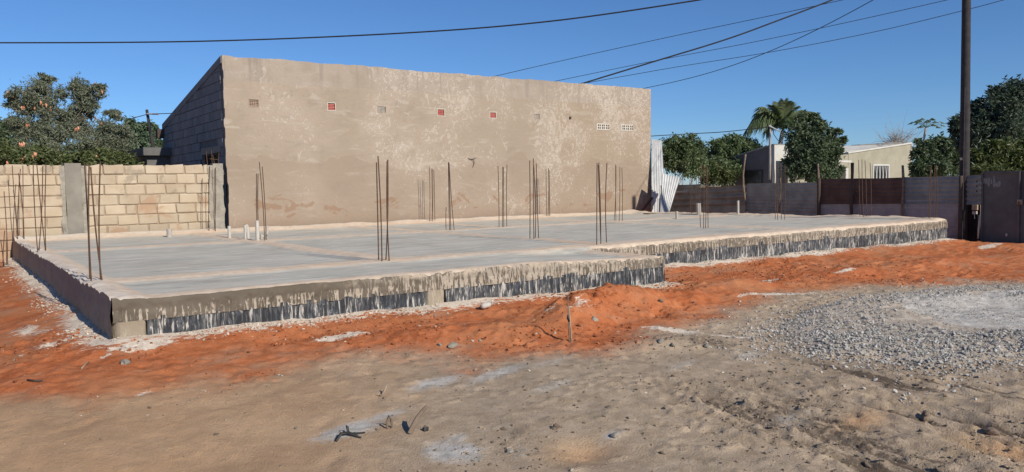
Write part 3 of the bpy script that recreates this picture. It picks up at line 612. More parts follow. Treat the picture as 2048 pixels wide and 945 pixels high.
# ================================================================== starter bars cast into the slab
BARS = [
 ('starter bars standing at the near left corner of the slab', [(1.18,9.15,1.19,9.15,1.22),(1.17,8.93,1.2,8.92,1.21),(1.27,8.89,1.21,8.9,1.18),(1.27,9.06,1.32,9.05,1.24)]),
 ('crossing starter bars halfway along the left edge of the slab', [(1.15,14.23,1.15,14.23,1.4),(1.27,14.38,1.21,14.38,1.41),(1.19,14.75,1.32,14.73,1.38),(1.3,14.76,1.37,14.76,1.41)]),
 ('starter bars at the far left corner, in front of block wall', [(1.16,18.35,1.13,18.36,1.51),(1.14,18.30,1.26,18.30,1.44),(1.25,18.25,1.22,18.25,1.36),(1.24,18.38,1.31,18.38,1.51)]),
 ('starter bars in front of the rough end pillar of the block wall', [(4.77,18.32,4.84,18.3,1.49),(4.79,18.38,4.85,18.38,1.48),(4.9,18.28,4.94,18.27,1.44),(4.89,18.38,4.98,18.36,1.47)]),
 ('leaning starter bars right beside the cluster of white pipe stubs', [(4.67,14.62,4.69,14.62,1.24),(4.74,14.75,4.76,14.75,1.24),(4.71,14.37,4.67,14.38,1.44),(4.78,14.5,4.76,14.5,1.36)]),
 ('tall starter bars near the front edge, left of the middle of the slab', [(4.38,9.04,4.39,9.04,1.24),(4.35,8.89,4.34,8.89,1.31),(4.44,8.98,4.5,8.95,1.27),(4.45,8.88,4.45,8.87,1.25)]),
 ('starter bars against the plastered wall below the clay vents', [(10.36,18.3,10.39,18.28,1.47),(10.43,18.28,10.45,18.27,1.42),(10.47,18.36,10.52,18.34,1.42),(10.55,18.35,10.56,18.35,1.39)]),
 ('starter bars with one bar cut short, middle of the slab', [(8.84,14.89,8.85,14.89,0.5),(8.78,14.65,8.79,14.65,1.46),(8.8,14.63,8.79,14.63,1.46),(8.85,14.56,8.78,14.6,1.43)]),
 ('straight starter bars just right of those with the short bar', [(10.02,14.59,10.02,14.58,1.38),(10.06,14.52,10.09,14.5,1.36),(10.08,14.49,10.1,14.48,1.35),(10.25,14.61,10.27,14.59,1.41)]),
 ('starter bars in the middle of the slab, tops above the rest', [(8.14,10.93,8.16,10.92,1.35),(8.11,10.77,8.12,10.76,1.38),(8.36,11.07,8.36,11.07,1.28),(8.32,10.91,8.3,10.92,1.3)]),
 ('faint starter bars against the plastered wall near its white flakes', [(14.25,18.3,14.26,18.3,1.42),(14.33,18.28,14.33,18.28,1.42),(14.34,18.36,14.38,18.33,1.44),(14.42,18.35,14.42,18.35,1.39)]),
 ('starter bars at the inner corner where the slab edge steps back', [(7.97,9.02,7.99,9.01,1.24),(8.08,9.05,8.07,9.06,1.25),(8.22,9.2,8.2,9.22,1.22),(8.35,9.21,8.36,9.2,1.25)]),
 ('starter bars before the right end of the plastered wall', [(13.74,14.89,13.79,14.84,1.39),(13.58,14.64,13.58,14.63,1.42),(13.43,14.37,13.46,14.35,1.34),(13.66,14.5,13.67,14.5,1.33)]),
 ('starter bars in front of the bent dark fence sheet', [(12.79,11.22,12.81,11.2,1.31),(12.53,10.92,12.54,10.91,1.27),(12.55,10.89,12.56,10.88,1.28),(12.73,10.97,12.72,10.98,1.25)]),
 ('short starter bars at the far right corner, behind a white pipe', [(17.72,15.95,17.74,15.92,1.08),(17.62,15.80,17.63,15.78,1.05),(17.70,15.75,17.74,15.71,1.15),(17.76,15.68,17.77,15.66,1.12)]),
 ('starter bars in front of the leafy tree and flat grey sheet', [(16.36,12.02,16.34,12.04,1.34),(16.17,11.81,16.17,11.81,1.34),(16.32,11.82,16.31,11.83,1.34),(16.46,11.83,16.47,11.83,1.33)]),
 ('starter bars in front of the brown fence sheet', [(17.72,10.64,17.7,10.68,1.4),(17.68,10.53,17.66,10.57,1.4),(17.74,10.49,17.72,10.53,1.38),(17.76,10.40,17.75,10.42,1.32)]),
 ('starter bars at the right front corner of the slab', [(17.62,8.98,17.64,8.95,1.22),(17.60,8.94,17.61,8.93,1.2),(17.68,8.88,17.68,8.88,1.21),(17.74,8.88,17.74,8.88,1.22)]),
 ('low rusty bars standing in red soil left of the slab', [(0.83,16.86,0.8,16.86,0.14),(0.81,16.89,0.87,16.88,0.3),(0.87,17.08,0.91,17.08,0.25),(0.90,17.2,0.91,17.2,1.0)])]
for lab, bars in BARS:
    bx, by = np.mean([b[0] for b in bars]), np.mean([b[1] for b in bars])
    outside = bx < 1.0
    t = thing('starter_bars', lab, 'rebar', (bx, by, float(gz(bx, by)) if outside else 0), 'rebar starter bars on the building site')
    for (x0, y0, x1, y1, z1) in bars:
        z0 = -.45 if outside else -.10
        mb = MB(); k = 7; pts = []; a = random.uniform(-.022, .022); b = random.uniform(-.02, .02)
        for i in range(k):
            s = i/(k-1); bow = math.sin(s*math.pi); pts.append((x0+(x1-x0)*s+a*bow, y0+(y1-y0)*s+b*bow, z0+(z1-z0)*s))
        mb.tube(pts, .0075, 6); mb.build('bar', 'rusty_steel', t, True)
# ================================================================== pipe stubs
def pipe(name, lab, x, y, h, r, mat, lean=(0, 0), grp='pipe stubs rising from the slab', bend=None):
    z = float(slabz(x, y)); mb = MB(); n = 14
    pts = [(x, y, z-.08), (x+lean[0], y+lean[1], z+h)]
    if bend is None:
        d = np.array(pts[1])-np.array(pts[0]); prof = [(0, r), (1, r), (1, r*.78), (.93, r*.78)]
        V = []; 
        for tt, rr in prof:
            c = np.array(pts[0])+d*tt
            for j in range(n): V.append(c+rr*np.array([math.cos(6.2832*j/n), math.sin(6.2832*j/n), 0]))
        F = [(i*n+j, i*n+(j+1) % n, (i+1)*n+(j+1) % n, (i+1)*n+j) for i in range(3) for j in range(n)]; F.append(tuple(3*n+j for j in range(n)))
        mb.add(V, F)
    else:
        mb.tube([(x, y, z-.08)]+[(x+dx, y+dy, z+dz) for dx, dy, dz in bend], r, 12)
    o = mb.build(name, mat, None, True)
    m = o.modifiers.new('edges', 'EDGE_SPLIT'); m.split_angle = math.radians(50)
    return tag(o, lab, 'pipe', grp)
pipe('pipe_stub', 'stout dull pipe stub by the block wall, throwing a short shadow', 3.81, 17.7, .17, .055, 'grey_pvc')
pipe('pipe_stub', 'leftmost thin pipe stub of the cluster beside the end pillar', 4.48, 15.74, .23, .032, 'white_pvc')
pipe('pipe_stub', 'second pipe stub of the cluster, next to the bent one', 4.51, 14.83, .26, .028, 'white_pvc')
pipe('pipe_stub', 'white pipe stub with bent top in the left cluster', 4.84, 15.76, .2, .034, 'white_pvc', bend=[(0, 0, .18), (-.02, -.01, .25), (-.06, -.02, .26)])
pipe('pipe_stub', 'tallest white pipe stub of the left cluster', 4.60, 14.42, .36, .034, 'white_pvc')
pipe('pipe_stub', 'U-shaped pipe end behind the leaning starter bars', 4.86, 15.0, .2, .024, 'grey_pvc', bend=[(0, 0, .10), (.02, 0, .06), (.07, -.01, .05), (.10, -.015, .09), (.11, -.015, .26)])
pipe('pipe_stub', 'low brownish pipe stub on the slab before the corrugated sheets', 15.39, 14.29, .20, .035, 'grey_pvc', (-.012, 0))
pipe('pipe_stub', 'thick white pipe stub before the dark fence sheet', 17.6, 15.5, .32, .062, 'white_pvc', (-.02, 0))
pipe('pipe_stub', 'rightmost slim pipe stub near the gnarled fence post', 17.7, 14.2, .36, .030, 'white_pvc')
# ================================================================== plastered building behind
HX0, HX1, HY, HT = 5.33, 19.04, 18.8, 4.03
house = thing('plastered_building', 'long windowless building with stained flaking plaster and small vents', 'building', ((HX0+HX1)/2, HY+3, 0))
vents = [(6.03, 2.98, .21, .16), (7.95, 2.98, .19, .17), (9.33, 2.97, .20, .15), (11.08, 2.96, .21, .17), (12.78, 2.95, .20, .15), (14.35, 2.97, .17, .13), (15.60, 2.955, .13, .13), (16.92, 2.74, .52, .20), (17.96, 2.74, .52, .20)]
xb = set(np.linspace(HX0, HX1, 210)); zb_ = set(np.linspace(-.55, HT-.10, 70))
for (vx, vz, vw, vh) in vents:
    xb = {q for q in xb if not (vx-vw/2-.03 < q < vx+vw/2+.03)} | {vx-vw/2, vx+vw/2}
    zb_ = {q for q in zb_ if min(abs(q-(vz-vh/2)), abs(q-(vz+vh/2))) > .012} | {vz-vh/2, vz+vh/2}
xb = np.array(sorted(xb)); zb_ = np.array(sorted(zb_)); zb_ = np.concatenate([zb_, [HT-.05, HT]])
Xg, Zg = np.meshgrid(xb, zb_, indexing='ij')
head = HT+(fbm(xb*2.2, xb*0+3, 4, 2)-.5)*.07+(fbm(xb*9, xb*0+1, 2, 4)-.5)*.03
Zg[:, -1] = head; Zg[:, -2] = head-.05
Yg = HY+(fbm(Xg*.7, Zg*.7, 3, 1)-.5)*.03+(fbm(Xg*5, Zg*5, 3, 2)-.5)*.008
for (vx, vz, vw, vh) in vents:
    inn = (np.abs(Xg-vx) < vw/2+.02) & (np.abs(Zg-vz) < vh/2+.02); Yg[inn] = HY
# toothed block ends at the left arris
course = np.floor(Zg[0]/.2175); tooth = (vn(course*7.3, course*0+2, 3)-.5)*.10
Xg[0, :] = HX0+tooth*.55+.02; Xg[1, :] = np.maximum(Xg[1, :], Xg[0, :]+.02)
F = grid_faces(len(xb), len(zb_))
cxm = (Xg[:-1, :-1]+Xg[1:, 1:])/2; czm = (Zg[:-1, :-1]+Zg[1:, 1:])/2
hole = np.zeros(cxm.shape, bool)
for (vx, vz, vw, vh) in vents: hole |= (np.abs(cxm-vx) < vw/2) & (np.abs(czm-vz) < vh/2)
np_mesh('front_wall', np.stack([Xg, Yg, Zg], -1).reshape(-1, 3), F[~hole.ravel()][:, ::-1], 'old_plaster', parent=house)
# wall head and return
Pt = np.stack([np.stack([Xg[:, -1], Yg[:, -1], Zg[:, -1]], -1), np.stack([Xg[:, -1], Yg[:, -1]+.22, Zg[:, -1]-.01], -1)], 1)
mb = MB(); mb.grid(Pt); mb.build('wall_head', 'old_plaster', house)
Pt = np.stack([np.stack([Xg[0], Yg[0], Zg[0]], -1), np.stack([Xg[0], Yg[0]+.16, Zg[0]], -1)], 0)
mb = MB(); mb.grid(Pt); mb.build('corner_return', 'gable_mortar', house)
mb = MB(); mb.bb(HX1-.06, HX1-.03, HY+.02, 25.0, -.6, 2.9)
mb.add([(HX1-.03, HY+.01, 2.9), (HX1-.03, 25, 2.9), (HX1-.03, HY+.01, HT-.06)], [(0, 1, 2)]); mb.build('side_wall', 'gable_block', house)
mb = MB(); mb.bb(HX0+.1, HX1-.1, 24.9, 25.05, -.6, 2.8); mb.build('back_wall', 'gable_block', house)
mb = MB(); mb.add([(HX0+.06, HY+.2, HT-.16), (HX1-.05, HY+.2, HT-.16), (HX1-.05, 25.0, 2.86), (HX0+.06, 25.0, 2.86)], [(0, 1, 2, 3)])
mb.add([(HX0+.06, HY+.2, HT-.20), (HX1-.05, HY+.2, HT-.20), (HX1-.05, 25.0, 2.80), (HX0+.06, 25.0, 2.80)], [(3, 2, 1, 0)]); mb.build('roof', 'roof_sheet', house)
# gable: coursed blocks, raked under the sloping roof
def rake(y): return HT-.02-(y-HY)*(HT-2.93)/(25.02-HY)
GWIN = (19.42, 20.60, .95, 1.85)
mb = MB(); n = 30; yy = np.linspace(HY+.16, 25.0, n)
def gpatch(y0, y1, z0, z1f):
    a = [(HX0+.03, y0, z0), (HX0+.03, y1, z0), (HX0+.03, y1, z1f(y1)-.02), (HX0+.03, y0, z1f(y0)-.02)]; mb.add(a, [(0, 3, 2, 1)])
gpatch(HY+.16, GWIN[0], -.6, rake); gpatch(GWIN[1], 25.0, -.6, rake); gpatch(GWIN[0], GWIN[1], -.6, lambda y: GWIN[2]+.02); gpatch(GWIN[0], GWIN[1], GWIN[3], rake)
mb.build('gable_mortar', 'gable_mortar', house)
BL, BH = .405, .2175
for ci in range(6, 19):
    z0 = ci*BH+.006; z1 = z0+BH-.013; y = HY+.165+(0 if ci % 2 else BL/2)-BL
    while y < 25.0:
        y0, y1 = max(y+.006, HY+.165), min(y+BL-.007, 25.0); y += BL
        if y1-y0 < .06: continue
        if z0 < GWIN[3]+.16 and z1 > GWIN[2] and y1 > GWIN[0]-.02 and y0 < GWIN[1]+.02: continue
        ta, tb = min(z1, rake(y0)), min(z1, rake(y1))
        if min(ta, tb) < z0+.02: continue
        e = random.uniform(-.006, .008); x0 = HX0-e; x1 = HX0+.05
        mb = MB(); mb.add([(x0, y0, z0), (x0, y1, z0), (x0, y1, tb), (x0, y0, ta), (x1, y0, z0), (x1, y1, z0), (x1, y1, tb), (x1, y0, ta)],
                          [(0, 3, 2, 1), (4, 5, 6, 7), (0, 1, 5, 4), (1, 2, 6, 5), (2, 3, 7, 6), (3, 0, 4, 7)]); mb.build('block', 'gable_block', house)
ya_, yb_ = HY+.02, 25.03; mb = MB(); mb.add([(x_, y_, rake(y_)+dz_) for x_ in (HX0-.014, HX0+.24) for y_, dz_ in ((ya_, -.15), (yb_, -.15), (yb_, .02), (ya_, .02))], [(0, 3, 2, 1), (4, 5, 6, 7), (3, 7, 6, 2), (0, 4, 7, 3), (1, 2, 6, 5)]); mb.build('rake_strip', 'gable_block', house)
mb = MB(); mb.bb(HX0-.015, HX0+.05, GWIN[0]-.25, GWIN[1]+.25, GWIN[3]+.0, GWIN[3]+.16); mb.build('lintel', 'pillar_concrete', house)
mb = MB()
for (a, b, c, d) in ((GWIN[0], GWIN[0]+.05, GWIN[2], GWIN[3]), (GWIN[1]-.05, GWIN[1], GWIN[2], GWIN[3]), (GWIN[0]+.05, GWIN[1]-.05, GWIN[2], GWIN[2]+.05), (GWIN[0]+.05, GWIN[1]-.05, GWIN[3]-.05, GWIN[3])): mb.bb(HX0+.0, HX0+.06, a, b, c, d)
wf = mb.build('window', 'dark_wood', house)
mb = MB(); mb.bb(HX0+.07, HX0+.08, GWIN[0]+.02, GWIN[1]-.02, GWIN[2]+.02, GWIN[3]-.02); mb.build('pane', 'dark_glass', wf)
for i in range(7):
    y = GWIN[0]+.12+i*.155; mb = MB(); mb.tube([(HX0+.02, y, GWIN[2]+.03), (HX0+.02, y, GWIN[3]-.03)], .009, 6); mb.build('bar', 'rusty_steel', wf)
# vents in the front wall
vm = ['vent_brown', 'vent_clay', 'vent_grey', 'vent_clay', 'vent_clay', 'vent_grey']
for i, (vx, vz, vw, vh) in enumerate(vents):
    dpt = .14
    mb = MB(); x0, x1, z0, z1 = vx-vw/2, vx+vw/2, vz-vh/2, vz+vh/2
    mb.add([(x0, HY, z0), (x1, HY, z0), (x1, HY, z1), (x0, HY, z1), (x0, HY+dpt, z0), (x1, HY+dpt, z0), (x1, HY+dpt, z1), (x0, HY+dpt, z1)],
           [(0, 1, 5, 4), (1, 2, 6, 5), (2, 3, 7, 6), (3, 0, 4, 7), (4, 5, 6, 7)])
    if i == 6:
        v = mb.build('wall_hole', 'void', house); v['label'] = 'open round hole in the plaster'
        # broken plaster rim around the opening
        mb = MB(); k = 16; R = [];
        for ring in range(3):
            for j in range(k):
                a = 6.2832*j/k; rr = (.068, .052, .050)[ring]*(1+.15*math.sin(3*a+1)) if ring else .115
                if ring == 0: rr = .105+.012*math.sin(2*a)
                R.append((vx+rr*math.cos(a), HY-(.004, .012, -.06)[ring], vz+rr*math.sin(a)))
        mb.add(R, [(q*k+j, q*k+(j+1) % k, (q+1)*k+(j+1) % k, (q+1)*k+j) for q in range(2) for j in range(k)]); mb.build('rim', 'old_plaster', v, True); continue
    v = mb.build('air_vent', 'void' if i > 6 else vm[i], house)
    if i > 6:   # pierced white breeze block: 2 x 6 openings
        mb = MB(); mb2 = []
        cols = [.07, .165, .295, .39, .52, .615]; ow, oh = .062, .058
        sc = vw/.69; xs_ = [x0+c*sc for c in cols]; zs_ = [z0+.033, z0+.112]
        xe = [x0]; 
        for q in xs_: xe += [q, q+ow*sc]
        xe.append(x1); ze = [z0, zs_[0], zs_[0]+oh, zs_[1], zs_[1]+oh, z1]
        for a in range(len(xe)-1):
            for b in range(len(ze)-1):
                if a % 2 == 1 and b % 2 == 1: continue
                mb.add([(xe[a], HY-.012, ze[b]), (xe[a+1], HY-.012, ze[b]), (xe[a+1], HY-.012, ze[b+1]), (xe[a], HY-.012, ze[b+1])], [(0, 1, 2, 3)])
        for a in range(1, len(xe)-1, 2):
            for b in (1, 3):
                A = [(xe[a], ze[b]), (xe[a+1], ze[b]), (xe[a+1], ze[b+1]), (xe[a], ze[b+1])]
                mb.add([(p, HY-.012, q) for p, q in A]+[(p, HY+.06, q) for p, q in A], [(j, (j+1) % 4, 4+(j+1) % 4, 4+j) for j in range(4)])
        mb.add([(x0, HY-.012, z0), (x1, HY-.012, z0), (x1, HY-.012, z1), (x0, HY-.012, z1), (x0, HY+.02, z0), (x1, HY+.02, z0), (x1, HY+.02, z1), (x0, HY+.02, z1)], [(0, 4, 5, 1), (2, 6, 7, 3), (1, 5, 6, 2), (3, 7, 4, 0)])
        mb.build('grille', 'lime_white', v)
    else:
        mb = MB(); w = .018
        for (a, b, c, d) in ((x0-w, x1+w, z1, z1+w), (x0-w, x1+w, z0-w, z0), (x0-w, x0, z0, z1), (x1, x1+w, z0, z1)): mb.bb(a, b, HY-.008, HY+.03, c, d)
        mb.build('frame', 'old_plaster' if i in (0, 2, 5) else 'lime_white', v)
        for q in range(4):
            zc = z0+vh*(q+.62)/4.4; mb = MB(); mb.bb(x0+.002, x1-.002, HY+.012, HY+.05, zc-.009, zc+.010); mb.build('slat', vm[i], v)
        for q in range(1, 5 if i else 4):
            xc = x0+vw*q/(5 if i else 4); mb = MB(); mb.bb(xc-.007, xc+.007, HY+.02, HY+.045, z0+.002, z1-.002); mb.build('slat', vm[i], v)
def onY_(px, py, y): d = (px-1024)*CR-(py-472.5)*CU+FPX*CW; return float(d[0]*y/d[1])
# low rear wing seen above the block wall
mb = MB(); wx_ = onY_(284, 305, 24.2); mb.bb(wx_+.12, HX0+.02, 24.2, 27.5, -.6, 1.98); wg = mb.build('rear_wing', 'gate_steel', house)
mb = MB(); mb.bb(wx_, HX0+.02, 24.0, 27.8, 1.98, 2.2); mb.build('roof_slab', 'gate_steel', wg)
mb = MB(); mb.bb(HX0-.18, HX0+.02, 24.85, 25.1, 2.52, 2.78); mb.build('beam_end', 'dark_wood', house)
mb = MB(); mb.tube([(11.9, HY-.005, 1.72), (12.0, HY-.03, 1.70), (12.08, HY-.045, 1.68), (12.1, HY-.02, 1.58), (12.06, HY-.01, 1.48)], .008, 5); mb.tube([(12.0, HY-.03, 1.70), (12.16, HY-.05, 1.74)], .006, 5); mb.build('wire_end', 'cable', house)
# ================================================================== block boundary wall
bw = thing('block_wall', 'sandy block boundary wall with grey concrete pillar behind the slab', 'wall', (1.5, 18.9, -.6))
WX0, WX1, WT = -3.0, 5.02, 1.55
mb = MB(); mb.bb(WX0, WX1, HY+.026, HY+.14, -.75, WT-.04); mb.build('mortar_core', 'tan_mortar', bw)
variants = []
def block_mesh(L, top=False):
    bm = bmesh.new(); bmesh.ops.create_cube(bm, size=1.0)
    h = BH-.016
    for v in bm.verts: v.co = Vector((v.co.x*L, v.co.y*.15, v.co.z*h))
    bmesh.ops.bevel(bm, geom=list(bm.edges), offset=.017, segments=1, affect='EDGES')
    for v in bm.verts:
        v.co += Vector((random.uniform(-.010, .010), random.uniform(-.005, .005), random.uniform(-.008, .008)))
        if top and v.co.z > 0: v.co.z += random.uniform(-.045, .012)
    me = bpy.data.meshes.new('block'); bm.to_mesh(me); bm.free(); me.materials.append(MATS['tan_block']); return me
LN = (.392, .392, .392, .30, .19)
for L in LN: variants.append([block_mesh(L) for _ in range(4)])
topv = [[block_mesh(L, True) for _ in range(4)] for L in LN]
def lay(x0, x1):
    for ci in range(10):
        zc = WT-BH*(ci+.5); x = x0-(.2 if ci % 2 else 0)-random.uniform(0, .06)
        while x < x1:
            q = random.choices(range(5), (10, 10, 10, 1, 1.2))[0]; L = LN[q]
            a, b = x, x+L; x += L+random.uniform(.012, .022)
            if b < x0+.06 or a > x1-.06: continue
            if a < x0 or b > x1:
                a, b = max(a, x0), min(b, x1); me = block_mesh(b-a, ci == 0)
            else: me = random.choice((topv if ci == 0 else variants)[q])
            o = bpy.data.objects.new('block', me); C.objects.link(o)
            o.location = ((a+b)/2, HY+.075+random.uniform(-.011, .009), zc+random.uniform(-.003, .003)); o.rotation_euler.y = random.uniform(-.008, .008)
            o.parent = bw; o.matrix_parent_inverse = bw.matrix_world.inverted()
lay(WX0, 2.02); lay(2.44, 4.96)
def rough_post(name, x0, x1, y0, y1, z0, z1, mat, amp, par, k):
    nz, npz = 40, 6; prof = []
    per = [(x0, y1)]+[(x0, y0+(y1-y0)*(1-i/3)) for i in range(1, 4)]+[(x0+(x1-x0)*i/8, y0) for i in range(1, 9)]+[(x1, y0+(y1-y0)*i/3) for i in range(1, 4)]
    zz = np.linspace(z0, z1, nz); P = np.zeros((len(per), nz, 3))
    for i, (x, y) in enumerate(per):
        nx = -1 if x == x0 else (1 if x == x1 else 0); ny = -1 if y == y0 else 0
        d = (fbm(x*9+k+zz*0, zz*6+y*3, 3, 2)-.5)*amp
        P[i, :, 0] = x+nx*d; P[i, :, 1] = y+ny*d*.7; P[i, :, 2] = zz
    V = P.reshape(-1, 3); F = grid_faces(len(per), nz)
    top = MB(); top.add(list(map(tuple, V)), [tuple(f) for f in F]); top.add([tuple(P[i, -1]) for i in range(len(per))], [tuple(range(len(per)))[::-1]])
    return top.build(name, mat, par)
p = rough_post('pillar', 2.07, 2.37, HY-.035, HY+.2, -.7, WT+.02, 'pillar_concrete', .02, bw, 0)
rough_post('pillar_flank', 1.98, 2.075, HY-.012, HY+.18, -.7, WT-.03, 'rough_mortar', .08, bw, 3)
rough_post('pillar_flank', 2.365, 2.47, HY-.012, HY+.18, -.7, WT-.03, 'rough_mortar', .08, bw, 9)
rough_post('end_pillar', 5.02, 5.25, HY-.04, HY+.2, -.7, WT+.02, 'rough_mortar', .06, bw, 14)
rough_post('pillar_flank', 4.93, 5.03, HY-.012, HY+.18, -.7, WT-.02, 'rough_mortar', .08, bw, 21)
for (x, dx, h) in ((4.95, -.02, .30), (5.05, .0, .34), (5.12, -.05, .22), (5.18, .03, .27)):
    mb = MB(); mb.tube([(x, HY+.08, WT-.1), (x+dx, HY+.08, WT+h)], .007, 6); mb.build('rebar_end', 'rusty_steel', bw)
mb = MB(); mb.tube([(5.0, HY+.08, WT+.13), (5.2, HY+.08, WT+.11)], .007, 6); mb.build('rebar_end', 'rusty_steel', bw)
# ================================================================== sheet fence on the right
def pray(px, py): return (px-1024)*CR-(py-472.5)*CU+FPX*CW
def onX(px, py, x): d = pray(px, py); return d*(x/d[0])+np.array([0, 0, CAMZ])
def onY(px, py, y): d = pray(px, py); return d*(y/d[1])+np.array([0, 0, CAMZ])
FX = 19.25
def corr(name, mat, par, c00, c10, c01, c11, ribs, amp, along_u, nu=None, nv=None, warp=0.0, k=0.0):
    """corrugated sheet; c00 c10 c01 c11 are corners (u, v); ribs run along u or along v"""
    c00, c10, c01, c11 = [np.array(c, float) for c in (c00, c10, c01, c11)]
    nu = nu or (14 if along_u else ribs*8+1); nv = nv or (ribs*8+1 if along_u else 14)
    U, V = np.meshgrid(np.linspace(0, 1, nu), np.linspace(0, 1, nv), indexing='ij')
    P = (c00[None, None]*((1-U)*(1-V))[..., None]+c10*(U*(1-V))[..., None]+c01*((1-U)*V)[..., None]+c11*(U*V)[..., None])
    N = np.cross(c10-c00, c01-c00); N = N/np.linalg.norm(N)
    w = np.sin((V if along_u else U)*ribs*2*math.pi)*amp + (fbm(U*2.5+k, V*2.5+k*.7, 3, 1)-.5)*warp
    P = P+N*w[..., None]
    vert = np.zeros(U.shape); P[..., 2] += (fbm(U*4+k, V*0+k, 2, 3)-.5)*warp*.8*V
    n = P.shape[0]*P.shape[1]; F = grid_faces(nu, nv)
    Vv = np.concatenate([P.reshape(-1, 3), (P+N*.003).reshape(-1, 3)]); Ff = np.concatenate([F, F[:, ::-1]+n])
    o = np_mesh(name, Vv, Ff, mat, parent=par); return o
fence = thing('sheet_fence', 'dark patched fence of corrugated sheets and posts along the right side', 'fence', (FX, 13, -.5))
def gsheet(x0, x1, yt0, yt1, yb0, yb1, mat, ribs, amp, off=0, warp=.02, k=0., lab=None):
    o = corr('sheet', mat, fence, onX(x0, yb0, FX+off), onX(x1, yb1, FX+off), onX(x0, yt0, FX+off), onX(x1, yt1, FX+off), ribs, amp, True, 40, None, warp, k)
    if lab: o['label'] = lab
gsheet(1342, 1492, 380, 368, 413, 409, 'fence_dark', 3, .030, 0, .10, 1., 'bent dark sheet with deep ribs')
gsheet(1300, 1400, 372, 369, 395, 393, 'fence_dark', 2, .028, .05, .06, 2.)
gsheet(1338, 1493, 408, 407, 440, 445, 'fence_grey', 2, .006, .06, .02, 3.)
gsheet(1494, 1637, 368, 365, 447, 455, 'fence_grey', 12, .008, .02, .02, 4.)
gsheet(1634, 1808, 358, 356, 409, 408, 'fence_brown', 6, .010, 0, .03, 5., 'rusty brown painted sheet')
gsheet(1804, 1923, 355, 352, 409, 408, 'fence_grey', 6, .009, .02, .02, 6.)
gsheet(1919, 1962, 353, 350, 410, 410, 'fence_grey', 6, .009, .08, .02, 7.)
for i in range(-1, 4):                                                       # concrete planks below the upper sheets
    for (xa, xb2) in ((1634, 1722), (1723, 1808), (1809, 1925)):
        za, zb2 = .22-i*.22, .22-(i+1)*.22
        ya, yb = onX(xa, 420, FX)[1]-.006, onX(xb2, 420, FX)[1]+.006
        mb = MB(); mb.box((FX+.05+random.uniform(-.006, .006), (ya+yb)/2, (za+zb2)/2), (.03, (ya-yb)/2, .1085)); mb.build('plank', 'plank_concrete', fence, bevel=.006)
def post(px, pyt, name, mat, r, off, par, knob=.0, zb=-.7, dx=0.0):
    p = onX(px, pyt, FX+off); k = 9; mb = MB(); pts = []; rad = []
    for i in range(k):
        s = i/(k-1); pts.append((p[0]+knob*math.sin(s*7+px), p[1]+dx*(1-s)+knob*math.cos(s*9+px), zb+(p[2]-zb)*s)); rad.append(r*(1.05-.2*s)*(1+.18*math.sin(px+s*13)*(knob > 0)))
    mb.tube(pts, rad, 8); return mb.build(name, mat, par, True)
post(1489, 309, 'post', 'weathered_wood', .030, -.07, fence, .03)
post(1560, 356, 'post', 'weathered_wood', .022, -.07, fence, .02)
post(1637, 328, 'post', 'weathered_wood', .028, .09, fence, .01)
post(1638, 357, 'post', 'dark_wood', .055, -.08, fence, .0)
post(1704, 326, 'post', 'dark_wood', .045, -.08, fence, .008)
post(1806, 331, 'post', 'weathered_wood', .034, -.07, fence, .010)
post(1922, 352, 'post', 'dark_wood', .05, -.07, fence, 0)
# dark gap, meter box and gate
gate = thing('sheet_gate', 'plain dark steel sheet gate at the right edge of the site', 'gate', (FX, 8.2, -.6))
a, b = onX(1964, 342, FX), onX(2049, 341, FX)
corr('panel', 'gate_steel', gate, (FX, a[1], -.55), (FX, 7.80, -.60), (FX, a[1], 1.06), (FX, 7.80, 1.06), 1, .004, False, 20, 20, .03, 3.)
corr('panel', 'gate_steel', gate, (FX+.03, 7.86, -.62), (FX+.02, 6.4, -.62), (FX+.03, 7.86, 1.05), (FX+.02, 6.4, 1.04), 1, .004, False, 20, 20, .03, 8.)
mb = MB()
for y in (a[1]-.02, 7.83): mb.bb(FX-.035, FX-.006, y-.02, y+.02, -.52, 1.05)
mb.bb(FX-.035, FX-.006, 7.86, a[1]-.045, 1.01, 1.05); mb.build('gate_frame', 'gate_steel', gate)
mb = MB(); p = onX(2041, 405, FX); mb.bb(FX-.06, FX-.02, p[1]-.055, p[1]+.05, p[2]-.06, p[2]+.06); la = mb.build('latch', 'pale_wood', gate, bevel=.008)
mb = MB(); mb.tube([(FX-.07, p[1]-.03, p[2]-.08), (FX-.085, p[1], p[2]+.02), (FX-.07, p[1]+.03, p[2]-.08)], .01, 6); mb.build('chain', 'rusty_steel', la)
mb = MB(); p = onX(2014, 470, FX); mb.box((FX-.022, p[1], p[2]), (.012, .018, .032)); mb.build('tag', 'white_pvc', gate)
# ragged smears of old paint high on the gate
for i in range(7):
    p = onX(1968+i*5.2, 366+random.uniform(-4, 4), FX); mb = MB(); w_, h_ = random.uniform(.02, .035), random.uniform(.05, .12)
    q = [(FX-.016, p[1]+w_*math.cos(t)*(1+.3*math.sin(3*t+i)), p[2]+h_*math.sin(t)*(1+.25*math.cos(2*t+i))) for t in np.linspace(0, 6.2832, 11)[:-1]]
    mb.add(q+[(v[0]+.012, v[1], v[2]) for v in q], [tuple(range(10))]+[(j, (j+1) % 10, 10+(j+1) % 10, 10+j) for j in range(10)]); mb.build('paint_smear', 'fence_grey', gate)
gap_sheet = tag(corr('dark_gap_sheet', 'gap_black', None, onX(1921, 486, FX+.10), onX(1961, 488, FX+.10), onX(1922, 392, FX+.10), onX(1960, 356, FX+.10), 5, .015, False, None, 16, .05, 5.), 'black sheet standing in for the dark gap between pole and gate', 'sheeting')  # sheet added to give the open gap its darkness
mt = thing('meter_box', 'small pale box fixed between the pole and the gate', 'meter box', onX(1946, 440, FX-.02))
